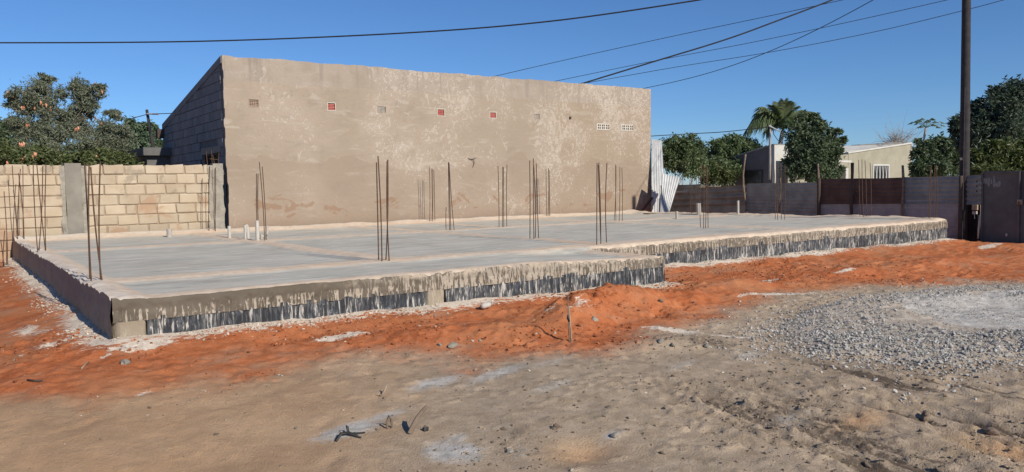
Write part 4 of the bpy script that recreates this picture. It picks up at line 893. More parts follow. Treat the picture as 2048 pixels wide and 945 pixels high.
def pbox(px0, px1, py0, py1, off, dep, mat, name, par):
    A = onX(px0, py0, FX+off); B = onX(px1, py1, FX+off); mb = MB(); mb.bb(FX+off, FX+off+dep, min(A[1], B[1]), max(A[1], B[1]), min(A[2], B[2]), max(A[2], B[2])); return mb.build(name, mat, par, bevel=.006)
pbox(1943.5, 1952.5, 410, 421, -.04, .10, 'pale_wood', 'cover', mt); pbox(1944, 1951.5, 423, 429, -.035, .09, 'grey_pvc', 'case', mt)
mb = MB(); p0, p1 = onX(1950, 428, FX), onX(1950.5, 438, FX); mb.tube([(FX-.03, p0[1], p0[2]), (FX-.03, p1[1], p1[2])], .008, 6); mb.build('lead', 'white_pvc', mt)
mb = MB(); mb.tube([onX(1956, 478, FX-.09), onX(1957.5, 455, FX-.085), onX(1959, 430, FX-.08)], [.022, .02, .012], 6)
tag(mb.build('white_stick', 'lime_white', None, True), 'thin white stick propped at the gate edge', 'stick')
# ================================================================== utility pole and cables
PX, PY = 19.42, 9.05
pole = thing('utility_pole', 'tall dark wooden utility pole beside the gate', 'pole', (PX, PY, -.6))
mb = MB(); mb.tube([(PX-.03, PY+.004*i, -.7+i*.996) for i in range(8)], [.112-.0035*i for i in range(8)], 16); mb.build('shaft', 'pole_wood', pole, True)
p = onX(1929, 318, PX-.13); mb = MB(); mb.box((PX-.13, PY+.03, p[2]), (.006, .035, .03)); mb.build('number_plate', 'white_pvc', pole)
for y in (1946,): 
    mb = MB(); mb.tube([(PX-.16, PY-.02, -.5), (PX-.15, PY-.02, 1.2), (PX-.14, PY-.02, 3.0)], .018, 6); mb.build('conduit', 'pole_wood', pole)
def cable(lab, pts, r, grp='overhead cables across the sky'):
    """pts: (px, py, distance) along the cable, smoothed"""
    P = np.array([at(*p) for p in pts]); k = len(P); t = np.linspace(0, k-1, k*10); out = []
    for q in t:
        i = min(int(q), k-2); f = q-i; p0, p1, p2, p3 = P[max(i-1, 0)], P[i], P[i+1], P[min(i+2, k-1)]
        out.append(.5*((2*p1)+(-p0+p2)*f+(2*p0-5*p1+4*p2-p3)*f*f+(-p0+3*p1-3*p2+p3)*f**3))
    mb = MB(); mb.tube(out, r, 6); tag(mb.build('overhead_cable', 'cable', None, True), lab, 'cable', grp)
cable('long sagging cable crossing above the whole plastered building', [(-60, 84, 40), (0, 86, 40), (400, 83, 39), (800, 67, 38), (1100, 43, 37), (1400, 0, 36), (1560, -30, 35.5)], .034)
cable('thickest cable rising steeply behind the wall head to upper right', [(1150, 172, 33), (1300, 126, 33), (1450, 80, 33), (1560, 40, 33), (1670, -2, 33), (1780, -48, 33), (1936, -120, 33)], .030)
ptop = np.array([PX-.05, PY+.02, 6.22]); q3 = at(1284, 178, 29.5)
mb = MB(); mb.tube([ptop+(q3-ptop)*f-np.array([0, 0, .55*math.sin(f*math.pi)]) for f in np.linspace(0, 1, 24)], .010, 6); tag(mb.build('overhead_cable', 'cable', None, True), 'thin cable rising from the right end of the roof to the pole', 'cable', 'overhead cables across the sky')
cable('faint cable starting highest behind the wall head', [(985, 154, 44), (1150, 116, 42), (1350, 72, 40), (1550, 30, 38), (1650, 8, 37), (1800, -25, 36), (1950, -60, 35)], .014)
cable('faint cable leaving the frame left of the pole', [(1105, 164, 46), (1300, 124, 44), (1500, 86, 42), (1700, 44, 40), (1900, -1, 38), (2000, -25, 37)], .014)
cable('faint cable passing behind the pole to the right', [(1175, 166, 48), (1350, 135, 46), (1550, 103, 44), (1750, 64, 42), (1925, 22, 40), (2016, -2, 39), (2060, -14, 38.5)], .015)
cable('low distant service line left of the coconut palm', [(1296, 273, 46), (1380, 268, 46), (1450, 264, 45.5), (1541, 254, 45)], .022, 'thin service lines to far houses')
cable('low distant service line by the small leaning pole', [(255, 240, 30), (280, 233, 30), (297, 229, 30), (320, 228, 29), (348, 227, 27)], .014, 'thin service lines to far houses')
lp = thing('leaning_pole', 'thin leaning grey pole behind the block wall', 'pole', at(314, 345, 30))
mb = MB(); mb.tube([at(316, 400, 30), at(305, 290, 30), at(293.5, 220, 30)], [.065, .06, .05], 10); mb.build('shaft', 'pole_wood', lp, True)
mb = MB(); mb.tube([at(294, 228, 29.9), at(318, 229, 29.6)], .03, 6); mb.build('street_light_arm', 'galvanised', lp)
# ================================================================== loose sheets and timber at the end of the building
s1 = corr('leaning_sheet', 'galvanised', None, onY(1303, 425, 18.55), onY(1332, 425, 18.55), onY(1303.5, 279, 18.78), onY(1324, 282, 18.78), 5, .030, False, None, 14, .05, 2.)
tag(s1, 'tall bent galvanised sheet standing at the building corner', 'metal sheet')
s2 = corr('leaning_sheet', 'galvanised', None, onY(1320, 427, 17.55), onY(1338, 427, 17.5), onY(1325, 347, 17.95), onY(1360, 356, 17.75), 7, .022, False, None, 14, .03, 6.)
tag(s2, 'shorter tilted galvanised sheet leaning at an angle on the tall one', 'metal sheet')
mb = MB(); A, B = onY(1280, 427, 18.45), onY(1304, 397, 18.55); d = (B-A)/np.linalg.norm(B-A); n_ = np.array([0, 1., 0]); s_ = np.cross(d, n_)
R = np.stack([d, n_, s_], 1); mb.box((A+B)/2, (np.linalg.norm(B-A)/2+.03, .02, .035), R); tag(mb.build('timber_brace', 'dark_wood', None), 'dark timber plank slanting from slab to building corner', 'plank')
mb = MB(); A, B = onY(1292, 428.5, 17.3), onY(1340, 427.5, 17.3); mb.box((A+B)/2+np.array([0, 0, .01]), ((B[0]-A[0])/2, .12, .02), None, .01); tag(mb.build('flat_board', 'weathered_wood', None), 'flat board lying at the foot of the galvanised sheets', 'board')
# ================================================================== far houses on the right
h1 = thing('shaded_house', 'small grey house with dark gable behind the bent fence sheet', 'house', at(1560, 370, 45))
c = at(1549, 289, 45); X1, Y1 = c[0], c[1]; back = onX(1466, 316, X1); tz, bz = c[2], back[2]
def rk(y): return tz+(bz-tz)*(y-Y1)/(back[1]-Y1)
mb = MB(); ye = back[1]; mb.add([(X1, Y1, -.7), (X1, ye, -.7), (X1, ye, bz), (X1, Y1, tz), (X1+.2, Y1, -.7), (X1+.2, ye, -.7), (X1+.2, ye, bz), (X1+.2, Y1, tz)], [(0, 3, 2, 1), (4, 5, 6, 7), (3, 7, 6, 2), (1, 2, 6, 5), (0, 4, 7, 3)]); mb.build('gable_wall', 'grey_wall', h1)
mb = MB(); mb.bb(X1-.02, X1+6.5, Y1-.012, Y1+.15, -.7, tz-.04); mb.build('front_wall', 'white_wall', h1)
mb = MB(); mb.bb(X1+6.4, X1+6.52, Y1+.15, ye, -.7, bz); mb.bb(X1+.2, X1+6.4, ye-.1, ye, -.7, bz); mb.build('rear_walls', 'grey_wall', h1)
mb = MB(); mb.add([(X1-.06, Y1+.02, tz-.03), (X1+6.6, Y1+.02, tz-.03), (X1+6.6, ye+.2, bz-.05), (X1-.06, ye+.2, bz-.05), (X1-.06, Y1+.02, tz+.03), (X1+6.6, Y1+.02, tz+.03), (X1+6.6, ye+.2, bz+.03), (X1-.06, ye+.2, bz+.03)], [(0, 1, 2, 3), (7, 6, 5, 4), (0, 4, 5, 1), (3, 7, 4, 0), (1, 5, 6, 2)]); mb.build('roof', 'roof_sheet', h1)
A, B = onX(1484, 341, X1), onX(1526, 372, X1); mb = MB(); mb.bb(X1-.03, X1+.02, B[1], A[1], B[2]-.3, A[2]); wd = mb.build('window', 'dark_wood', h1)
ym = np.linspace(B[1]+.05, A[1]-.05, 4)
for i in range(3): mb = MB(); mb.bb(X1-.04, X1-.032, ym[i]+.03, ym[i+1]-.03, B[2]-.25, A[2]-.06); mb.build('pane', 'dark_glass', wd)
mast = thing('service_mast', 'crooked mast with service cable before the dark gable', 'mast', at(1540, 370, 43))
mb = MB(); mb.tube([at(1539, 360, 43), at(1540, 320, 43), at(1540, 285, 43), at(1541, 250, 43)], [.075, .07, .06, .05], 8); mb.build('shaft', 'grey_bark', mast, True)
mb = MB(); mb.tube([at(1538, 252, 42.9), at(1546, 256, 42.9), at(1561, 264, 42.8)], .035, 6); mb.build('lamp_arm', 'galvanised', mast)
mb = MB(); mb.tube([at(1545, 257, 42.8), at(1548, 270, 42.8), at(1555, 280, 42.8), at(1566, 287, 43.2)], .02, 6); mb.build('drop_wire', 'cable', mast)
h2 = thing('cream_house', 'cream house with sloping parapet and white barred window', 'house', at(1760, 370, 52))
c = at(1822, 287, 52); Y2 = c[1]
L0, L1 = onY(1697, 306, Y2), onY(1822, 287, Y2)
w0, w1 = onY(1747, 332, Y2), onY(1776, 354, Y2)
xs2 = [L0[0], w0[0], w1[0], L1[0]]
def pz(x): return L0[2]+(L1[2]-L0[2])*(x-L0[0])/(L1[0]-L0[0])
mb = MB()
def quad(xa, xb3, za0, za1, zb0, zb1): mb.add([(xa, Y2, za0), (xb3, Y2, zb0), (xb3, Y2, zb1), (xa, Y2, za1)], [(0, 1, 2, 3)])
quad(xs2[0], xs2[1], -.7, pz(xs2[0]), -.7, pz(xs2[1])); quad(xs2[2], xs2[3], -.7, pz(xs2[2]), -.7, pz(xs2[3]))
quad(xs2[1], xs2[2], w0[2], pz(xs2[1]), w0[2], pz(xs2[2])); quad(xs2[1], xs2[2], -.7, w1[2]-.6, -.7, w1[2]-.6)
mb.add([(xs2[0], Y2, -.7), (xs2[0], Y2+5, -.7), (xs2[0], Y2+5, 2.6), (xs2[0], Y2, pz(xs2[0]))], [(0, 1, 2, 3)])
mb.add([(xs2[3], Y2, -.7), (xs2[3], Y2+5, -.7), (xs2[3], Y2+5, 2.6), (xs2[3], Y2, pz(xs2[3]))], [(0, 1, 2, 3)])
mb.build('wall', 'cream_wall', h2)
mb = MB(); e = .1; mb.add([(xs2[0]-.1, Y2-.06, pz(xs2[0])-.05), (xs2[3]+.05, Y2-.06, pz(xs2[3])-.03), (xs2[3]+.05, Y2-.06, pz(xs2[3])+.06), (xs2[0]-.1, Y2-.06, pz(xs2[0])+.05), (xs2[0]-.1, Y2+.15, pz(xs2[0])-.05), (xs2[3]+.05, Y2+.15, pz(xs2[3])-.03), (xs2[3]+.05, Y2+.15, pz(xs2[3])+.06), (xs2[0]-.1, Y2+.15, pz(xs2[0])+.05)], [(0, 1, 2, 3), (3, 2, 6, 7), (1, 5, 6, 2), (0, 3, 7, 4), (0, 4, 5, 1)]); mb.build('coping', 'white_wall', h2)
mb = MB(); mb.bb(xs2[3]-.02, xs2[3]+.09, Y2-.05, Y2+.2, -.7, pz(xs2[3])-.05); mb.build('corner_strip', 'white_wall', h2)
a0, a1 = onY(1688, 293, Y2+2.5), onY(1803, 288.5, Y2+2.5)
mb = MB(); mb.add([(L0[0]-1.3, Y2+.18, L0[2]+.02), (L1[0]-.1, Y2+.18, L1[2]-.1), (a1[0], Y2+2.5, a1[2]), (a0[0]-1.0, Y2+2.5, a0[2]), (L0[0]-1.3, Y2+.18, L0[2]-.06), (L1[0]-.1, Y2+.18, L1[2]-.2), (a1[0], Y2+2.5, a1[2]-.1), (a0[0]-1.0, Y2+2.5, a0[2]-.1)], [(0, 1, 2, 3), (7, 6, 5, 4), (0, 4, 5, 1), (3, 7, 4, 0)]); mb.build('roof', 'white_wall', h2)
b0, b1 = onY(1716, 293, Y2+2.5), onY(1800, 288, Y2+2.5); mb = MB(); mb.add([(b0[0], Y2+2.4, b0[2]-.05), (b1[0], Y2+2.4, b1[2]-.05), (b1[0], Y2+2.4, b1[2]+.14), (b0[0], Y2+2.4, b0[2]+.10), (b0[0], Y2+3, b0[2]-.05), (b1[0], Y2+3, b1[2]-.05), (b1[0], Y2+3, b1[2]+.14), (b0[0], Y2+3, b0[2]+.10)], [(0, 1, 2, 3), (3, 2, 6, 7), (0, 3, 7, 4), (1, 5, 6, 2)]); mb.build('roof_edge', 'fence_dark', h2)
mb = MB(); f_ = .09
for (p, q, r0, r1) in ((w0[0]-f_, w1[0]+f_, w0[2], w0[2]+f_), (w0[0]-f_, w0[0], w1[2]-.6, w0[2]), (w1[0], w1[0]+f_, w1[2]-.6, w0[2])): mb.bb(p, q, Y2-.04, Y2+.06, r0, r1)
wn_ = mb.build('window', 'steel_white', h2)
mb = MB(); mb.bb(w0[0], w1[0], Y2+.08, Y2+.09, w1[2]-.6, w0[2]); mb.build('pane', 'dark_glass', wn_)
for i in range(9):
    x = w0[0]+(w1[0]-w0[0])*(i+.5)/9; mb = MB(); mb.tube([(x, Y2+.02, w1[2]-.58), (x+(.10 if i % 2 else -.06), Y2+.02, (w1[2]+w0[2])/2-.2), (x, Y2+.02, w0[2]-.02)], .028, 5); mb.build('bar', 'steel_white', wn_)
YP = Y2-1.2
q0, q1 = onY(1655, 321, YP), onY(1703, 331, YP)
mb = MB(); mb.bb(q0[0], q1[0], YP, Y2-.1, q1[2]+.16, q0[2]); pr = mb.build('porch_roof', 'white_wall', h2)
q0, q1 = onY(1662, 327, YP), onY(1701, 337, YP); mb = MB(); mb.bb(q0[0], q1[0], YP+.1, Y2-.12, q1[2], q1[2]+.17); mb.build('porch_beam', 'cream_wall', h2)
q0 = onY(1697.5, 340, YP); mb = MB(); mb.bb(q0[0]-.13, q0[0]+.13, YP+.1, YP+.36, -.7, q1[2]); mb.build('porch_column', 'white_wall', h2)
q0, q2 = onY(1640, 345, Y2), onY(1693, 345, Y2); mb = MB(); mb.bb(q0[0]-3, L0[0], Y2+.02, Y2+.12, -.7, L0[2]-.1); mb.build('porch_wall', 'cream_wall', h2)
mb = MB(); mb.bb(q2[0]-1.5, q2[0]-.2, Y2-.02, Y2+.015, -.6, 1.7); mb.build('door', 'dark_wood', h2)
# ================================================================== trees
def leaves(name, mat, C0, size, par, width=.42, droop=0.25, asp=None):
    """C0 (n,3) leaf positions -> folded rhombic leaves as one part"""
    n = len(C0)
    az = RNG.random(n)*6.283; el = (RNG.random(n)-.5)*2.0-droop
    d = np.stack([np.cos(az)*np.cos(el), np.sin(az)*np.cos(el), np.sin(el)], -1)
    r = RNG.normal(size=(n, 3)); s = np.cross(d, r); s /= np.linalg.norm(s, axis=1)[:, None]+1e-9; nn = np.cross(s, d)
    L = size*(.65+.7*RNG.random(n))[:, None]; W = L*width*.5
    V = np.stack([C0, C0+d*L*.45+s*W+nn*L*.06, C0+d*L-nn*L*.08, C0+d*L*.45-s*W+nn*L*.06], 1)
    F = np.arange(n*4).reshape(n, 4)[:, [0, 1, 2, 3]]
    tint = np.repeat((RNG.random((n, 1))**1.2), 4, axis=0)
    return np_mesh(name, V.reshape(-1, 3), F, mat, {'tint': np.repeat(tint, 3, 1)}, smooth=False, parent=par)
def crown_pts(blobs, n, clump=28, spread=.16, shell=.55, rag=.25):
    vol = np.array([b[1][0]*b[1][1]*b[1][2]*(b[2] if len(b) > 2 else 1) for b in blobs])**.62; vol /= vol.sum(); out = []
    for b, f in zip(blobs, vol):
        m = max(6, int(n*f/clump)); c = np.array(b[0]); r = np.array(b[1])
        u = RNG.normal(size=(m, 3)); u /= np.linalg.norm(u, axis=1)[:, None]
        rad = (shell+(1-shell)*RNG.random(m))**.8*(1+rag*(RNG.random(m)-.45)*1.5)
        cc = c+u*r*rad[:, None]
        sp = spread*r.mean()
        k = RNG.normal(size=(m, clump, 3))*sp*(.6+.8*RNG.random((m, 1, 1)))
        out.append((cc[:, None, :]+k).reshape(-1, 3))
    return np.concatenate(out)
def branch(mb, a, b, r0, r1, sag=.1, k=6, n=7):
    a, b = np.array(a, float), np.array(b, float); w = RNG.normal(size=3)*np.linalg.norm(b-a)*.07; pts = []
    for i in range(k+1):
        s = i/k; pts.append(a+(b-a)*s+w*math.sin(s*math.pi)-np.array([0, 0, sag*np.linalg.norm(b-a)*math.sin(s*math.pi)*(1-s)]))
    mb.tube(pts, [r0+(r1-r0)*i/k for i in range(k+1)], n); return pts
def tree(name, lab, base, blobs, n, size, mat, r=.14, bark='bark', grp=None, width=.42, clump=28, spread=.16, shell=.55, rag=.25, fork=.35, stems=1, pods=None, cat='tree', twigs=5, sub=5):
    base = np.array(base, float); t = thing(name, lab, cat, base, grp)
    top = np.mean([b[0] for b in blobs], axis=0); main = blobs
    if sub:
        ext = []
        for b in blobs:
            c_, r_ = np.array(b[0]), np.array(b[1]); ext.append((c_, tuple(r_*.80), 1.0))
            for q in range(sub):
                u = RNG.normal(size=3); u[2] = abs(u[2])*.9 if RNG.random() < .7 else u[2]; u /= np.linalg.norm(u)
                ext.append((c_+u*r_*random.uniform(.75, 1.12), tuple(r_*random.uniform(.18, .36)), .8))
        blobs = ext
    mb = MB()
    for s in range(stems):
        b0 = base+np.array([RNG.normal()*.12*(stems > 1), RNG.normal()*.12*(stems > 1), -.1]); f = b0+(top-b0)*fork+RNG.normal(size=3)*.06
        branch(mb, b0, f, r, r*.75)
        for b in main[s::stems]:
            c = np.array(b[0]); pts = branch(mb, f, c, r*.34, r*.07)
            for q in range(twigs):
                u = RNG.normal(size=3); u /= np.linalg.norm(u); e = c+u*np.array(b[1])*.9; branch(mb, pts[random.randint(3, 5)], e, r*.09, r*.025, 0, 4, 5)
    mb.build('trunk', bark, t, True)
    P = crown_pts(blobs, n, clump, spread, shell, rag)
    P = P[P[:, 2] > base[2]+.15]
    leaves('crown', mat, P, size, t, width)
    if pods:
        for q in range(pods):
            c = P[RNG.integers(len(P))]; m = MB()
            for j in range(3):
                o = RNG.normal(size=3)*.04; m.tube([c+o+np.array([0, 0, .07]), c+o+np.array([.02, 0, .02]), c+o+np.array([.01, -.01, -.07])], [.012, .034, .010], 6)
            m.build('blossom', 'orange_pod', t, True)
    return t
def B(px, py, dep, wpx, hpx, dz=None, w=1.0):
    """crown lobe surveyed at distance dep: half width / half height in pixels"""
    s = dep/FPX; return (at(px, py, dep), (wpx*s, (dz if dz else wpx*s*.9), hpx*s), w)
def gb(px, dep): p = at(px, 400, dep); return (p[0], p[1], float(gz(p[0], p[1], False)))
T1 = 24.5
tree('flowering_tree', 'grey-green bushy tree with orange blossoms behind the block wall', gb(125, T1),
     [B(80, 192, T1, 40, 38), B(50, 212, T1, 30, 32), B(128, 238, T1, 18, 22), B(95, 222, T1, 30, 30), B(62, 258, T1, 38, 28), B(112, 268, T1-.3, 34, 30), B(158, 184, T1+.2, 26, 32), B(152, 228, T1+.3, 26, 28), B(176, 205, T1+.2, 24, 28), B(198, 184, T1+.2, 17, 15, None, .8), B(160, 262, T1+.4, 30, 28), B(215, 258, T1, 34, 24), B(245, 280, T1-.2, 28, 26), B(180, 295, T1-.4, 46, 28), B(85, 298, T1-.4, 46, 24), B(228, 228, T1, 14, 9, None, .6), B(28, 205, T1, 14, 18, None, .6), B(20, 240, T1, 14, 8, None, .6), B(92, 160, T1, 16, 10, None, .6)],
     38000, .105, 'leaf_greygreen', .085, 'bark', None, .28, 16, .16, .25, .45, .3, 2, 44, 'tree', 6, 4)
tree('hedge_bush', 'yellow-green bush with orange blossoms low behind the wall', gb(60, 22),
     [B(-20, 312, 22, 60, 38), B(60, 322, 22, 60, 26), B(130, 325, 22.2, 55, 24), B(190, 322, 22.4, 50, 24), B(245, 330, 22.4, 40, 22)], 15000, .12, 'leaf_hedge', .06, 'bark', None, .45, 26, .2, .4, .3, .3, 3, 16, 'bush')
tree('round_tree', 'rounded dark green tree behind the thin leaning pole', gb(275, 36), [B(268, 275, 36, 34, 34), B(285, 300, 36, 36, 34), B(240, 300, 36, 40, 34), B(295, 262, 36.5, 18, 18)], 14000, .16, 'leaf_far', .2, 'bark', None, .5, 30, .2, .6)
tree('edge_tree', 'dark tree at the left edge behind the flowering tree', gb(0, 34), [B(-15, 275, 34, 42, 36), B(25, 285, 34, 32, 30), B(-40, 300, 34, 40, 40)], 9000, .17, 'leaf_mango', .2, 'bark', None, .5, 30, .2, .6)
tree('slender_tree', 'mid-green tree with several thin stems beside the galvanised sheets', gb(1366, 30), [B(1345, 298, 30, 28, 26), B(1372, 290, 30, 26, 24), B(1362, 320, 30, 34, 24), B(1392, 312, 30, 22, 30), B(1335, 325, 30, 22, 22), B(1380, 338, 30, 28, 16), B(1398, 335, 30.3, 20, 22)], 15000, .11, 'leaf_mid', .07, 'grey_bark', None, .42, 16, .2, .30, .5, .3, 3, None, 'tree', 5)
tree('round_mango_tree', 'dense dark mango-like tree between slender tree and coconut palm', gb(1455, 48), [B(1448, 300, 48, 34, 26), B(1430, 318, 48, 32, 30), B(1478, 310, 48, 34, 30), B(1505, 300, 49, 26, 20), B(1440, 345, 47, 40, 26), B(1500, 325, 48.5, 30, 26)], 17000, .22, 'leaf_mid', .22, 'bark', None, .36, 18, .2, .45, .4)
tree('low_shrub', 'low leafy shrub just left of the dark gable', gb(1440, 40), [B(1432, 345, 40, 24, 22), B(1418, 355, 40, 20, 20), B(1452, 352, 40, 18, 16)], 5000, .17, 'leaf_hedge', .06, 'bark', None, .4, 24, .2, .4, cat='shrub')
tree('yard_tree', 'large dark leafy tree covering the front of the shaded house', gb(1625, 38),
     [B(1600, 268, 38, 32, 28), B(1632, 258, 38, 28, 22), B(1652, 285, 38, 26, 26), B(1595, 300, 38, 24, 28), B(1625, 305, 37.6, 44, 32), B(1660, 310, 38, 30, 24), B(1655, 335, 38, 26, 22), B(1616, 335, 37.6, 40, 24), B(1588, 336, 38, 22, 24), B(1642, 350, 37.6, 34, 18), B(1668, 346, 38, 20, 16), B(1606, 240, 38, 10, 16, None, .5), B(1668, 265, 38, 18, 9, None, .7), B(1684, 283, 38, 7, 12, None, .5), B(1628, 240, 38, 10, 10, None, .5)],
     28000, .16, 'leaf_mango', .15, 'grey_bark', None, .40, 14, .17, .22, .6, .3, 2, None, 'tree', 5)
tree('dense_tree', 'dark dense tree right of the cream house', gb(1870, 44), [B(1848, 312, 44, 26, 30), B(1870, 300, 44, 28, 26), B(1895, 312, 44, 28, 30), B(1865, 335, 43.6, 44, 26), B(1910, 330, 44, 24, 24), B(1838, 340, 43, 16, 20)], 16000, .22, 'leaf_mango', .2, 'bark', None, .42, 18, .2, .4, .45)
tree('big_mango_tree', 'huge dark mango tree crown at the right edge', gb(2030, 34), [B(2000, 225, 34, 52, 42), B(2040, 200, 34, 50, 46), B(1960, 250, 34, 46, 34), B(1935, 258, 34, 32, 26), B(2000, 270, 33.5, 60, 36), B(2070, 230, 34, 50, 70), B(1950, 285, 33.8, 40, 24), B(2060, 290, 34, 60, 40)], 36000, .21, 'leaf_dark', .35, 'bark', None, .34, 18, .15, .55, .4)
tree('bright_hedge', 'brighter green hedge below the huge tree, above the gate', gb(2000, 25), [B(1965, 318, 25, 34, 22), B(2005, 308, 25, 38, 24), B(2045, 312, 25, 36, 26), B(1975, 340, 25, 50, 20), B(2040, 340, 25, 50, 22), B(1990, 296, 25, 22, 14)], 15000, .17, 'leaf_hedge', .07, 'bark', None, .34, 22, .22, .4, .3, .3, 3, None, 'hedge')
# bare grey tree far behind the cream house
t = thing('bare_tree', 'leafless grey tree showing over the cream house roof', 'tree', gb(1795, 70)); mb = MB(); b0 = np.array(gb(1795, 70))
for q in range(46):
    e = at(1795+random.gauss(0, 17), 278+random.gauss(0, 8), 70); m_ = at(1795+random.gauss(0, 8), 300, 70)
    pts = branch(mb, m_, e, .035, .012, 0, 4, 4)
    for w_ in range(4): branch(mb, pts[2+w_ % 2], np.array(pts[-1])+RNG.normal(size=3)*.5+np.array([0, 0, .2]), .016, .007, 0, 3, 4)
branch(mb, b0, at(1795, 300, 70), .2, .08); mb.build('branches', 'grey_bark', t)
# coconut palm
pal = thing('coconut_palm', 'coconut palm with wind-swept fronds behind the yard tree', 'palm', gb(1566, 48)); hub = at(1566, 262, 48)
mb = MB(); branch(mb, gb(1566, 48), hub, .17, .12, 0, 10, 10); mb.build('trunk', 'grey_bark', pal, True)
def frond(tip, lift, droop, leaf=.95, n=44):
    tip = np.array(tip); mid = (hub+tip)/2+np.array([0, 0, lift]); mb = MB(); pts = []; k = 12
    for i in range(k+1):
        s = i/k; pts.append((1-s)**2*hub+2*s*(1-s)*mid+s*s*tip)
    mb.tube(pts, [.035*(1-.85*i/k) for i in range(k+1)], 5)
    for i in range(n):
        s = .12+.87*i/(n-1); q = s*k; j = min(int(q), k-1); p = pts[j]+(pts[j+1]-pts[j])*(q-j); d = pts[j+1]-pts[j]; d /= np.linalg.norm(d)
        side = np.cross(d, np.array([0, 0, 1.])); side /= np.linalg.norm(side)+1e-6
        L = leaf*math.sin(min(1, (s+.12))*math.pi*.86)**.6*random.uniform(.85, 1.1)
        for sg in (-1, 1):
            e = p+(side*sg*.55+d*.62+np.array([0, 0, -droop*random.uniform(.6, 1.3)]))*L; m_ = (p+e)/2+np.array([0, 0, .05]); w_ = d*.034
            mb.add([p-w_, p+w_, m_+w_, e, m_-w_], [(0, 1, 2, 4), (4, 2, 3)])
    me = mb.build('frond', 'leaf_palm', pal); a_ = me.data.attributes.new('tint', 'FLOAT_COLOR', 'POINT'); v_ = random.random()*.7
    a_.data.foreach_set('color', np.tile([v_, v_, v_, 1], len(me.data.vertices)).astype(np.float32))
for (x, y, dd, lift, dr) in ((1568, 203, 0, .3, .25), (1580, 208, .6, .5, .3), (1592, 215, -.4, .5, .35), (1598, 232, .5, .9, .4), (1632, 226, 0, .9, .45), (1545, 212, -.5, .4, .35), (1530, 222, .4, .8, .6), (1514, 224, 0, .9, .75), (1518, 248, -.6, 1.2, .9), (1486, 270, .3, 2.0, .95), (1532, 262, .8, 1.2, .9), (1606, 258, -.8, 1.1, .8), (1576, 240, -1.6, .9, .6), (1556, 232, 1.5, .9, .5), (1574, 206, -.8, .5, .3), (1556, 206, .6, .4, .3), (1520, 214, -.8, .8, .6), (1612, 222, .9, .9, .5), (1504, 240, .8, 1.4, .8), (1496, 258, -.4, 1.8, .95), (1586, 226, 1.2, .6, .4)):
    frond(at(x, y, 48+dd), lift, dr)
# papaya
pp = thing('papaya_tree', 'slim papaya tree with drooping leaf tuft against the sky', 'tree', gb(1852, 52)); hb = at(1852, 256, 52)
mb = MB(); branch(mb, gb(1852, 52), hb, .11, .07, 0, 8, 8); mb.build('trunk', 'grey_bark', pp, True)
for q in range(15):
    a = q*2.4; el = random.uniform(-.25, .75); L = random.uniform(.55, .95); d = np.array([math.cos(a)*math.cos(el), math.sin(a)*math.cos(el), math.sin(el)]); e = hb+d*L+np.array([0, 0, .12])
    mb = MB(); mb.tube([hb, (hb+e)/2+np.array([0, 0, .06]), e], .014, 5)
    for j in range(7):
        b = (j-3)*.42; ca, sa = math.cos(b), math.sin(b); dd = np.array([d[0]*ca-d[1]*sa, d[0]*sa+d[1]*ca, -.55]); dd /= np.linalg.norm(dd); sd_ = np.cross(dd, [0, 0, 1.]); sd_ /= np.linalg.norm(sd_); l_ = .42*(1-.08*abs(j-3))
        mb.add([e, e+dd*l_*.5+sd_*.06, e+dd*l_, e+dd*l_*.5-sd_*.06], [(0, 1, 2, 3)])
    o = mb.build('leaf', 'leaf_far', pp); a_ = o.data.attributes.new('tint', 'FLOAT_COLOR', 'POINT'); v_ = random.random(); a_.data.foreach_set('color', np.tile([v_, v_, v_, 1], len(o.data.vertices)).astype(np.float32))
# ================================================================== small things on the ground
def gp(px, py): return ghit(px, py)
# marker stake: two thin canes tied together
g0 = gp(1144, 686); st = thing('marker_stake', 'thin wooden marker stake stuck in the red soil', 'stake', g0)
mb = MB(); mb.tube([g0+np.array([0, 0, -.1]), g0+np.array([-.012, .0, .12]), g0+np.array([-.022, .01, .33])], [.009, .008, .006], 7); mb.build('cane', 'pale_wood', st, True)
mb = MB(); mb.tube([g0+np.array([-.012, .01, -.08]), g0+np.array([-.026, .012, .12]), g0+np.array([-.03, .012, .44])], [.007, .006, .004], 7); mb.build('cane', 'weathered_wood', st, True)
mb = MB(); c_ = g0+np.array([-.03, 0, .20]); mb.tube([c_, c_+np.array([-.018, -.004, .03]), c_+np.array([-.014, 0, .06])], [.010, .012, .006], 6); mb.build('knot', 'black_rubber', st, True)
# torn strip standing up from the soil
A = gp(820, 868); Bp = A+np.array([.11, -.02, .15]); mb = MB()
d_ = (Bp-A); sdv = np.array([.018, .006, -.012])
Pg = np.zeros((9, 4, 3))
for i in range(9):
    for j in range(4):
        s = i/8; t_ = j/3-.5; Pg[i, j] = A+d_*s+sdv*t_*2*(1-.45*s)+np.array([0, -.018*(1-4*t_*t_), .02*math.sin(s*3)])
n_ = 36; F_ = grid_faces(9, 4); V_ = np.concatenate([Pg.reshape(-1, 3), Pg.reshape(-1, 3)+np.array([.004, .012, 0])])
rv = np_mesh('torn_strip', V_, np.concatenate([F_, F_[:, ::-1]+n_]), 'weathered_wood'); tag(rv, 'torn grey strip of bark standing up from the foreground soil', 'debris')
mb = MB(); mb.box(gp(852, 862)+np.array([0, 0, .012]), (.016, .012, .012), None, .008); tag(mb.build('dark_chip', 'black_rubber', None), 'small dark chip beside the torn strip', 'debris')
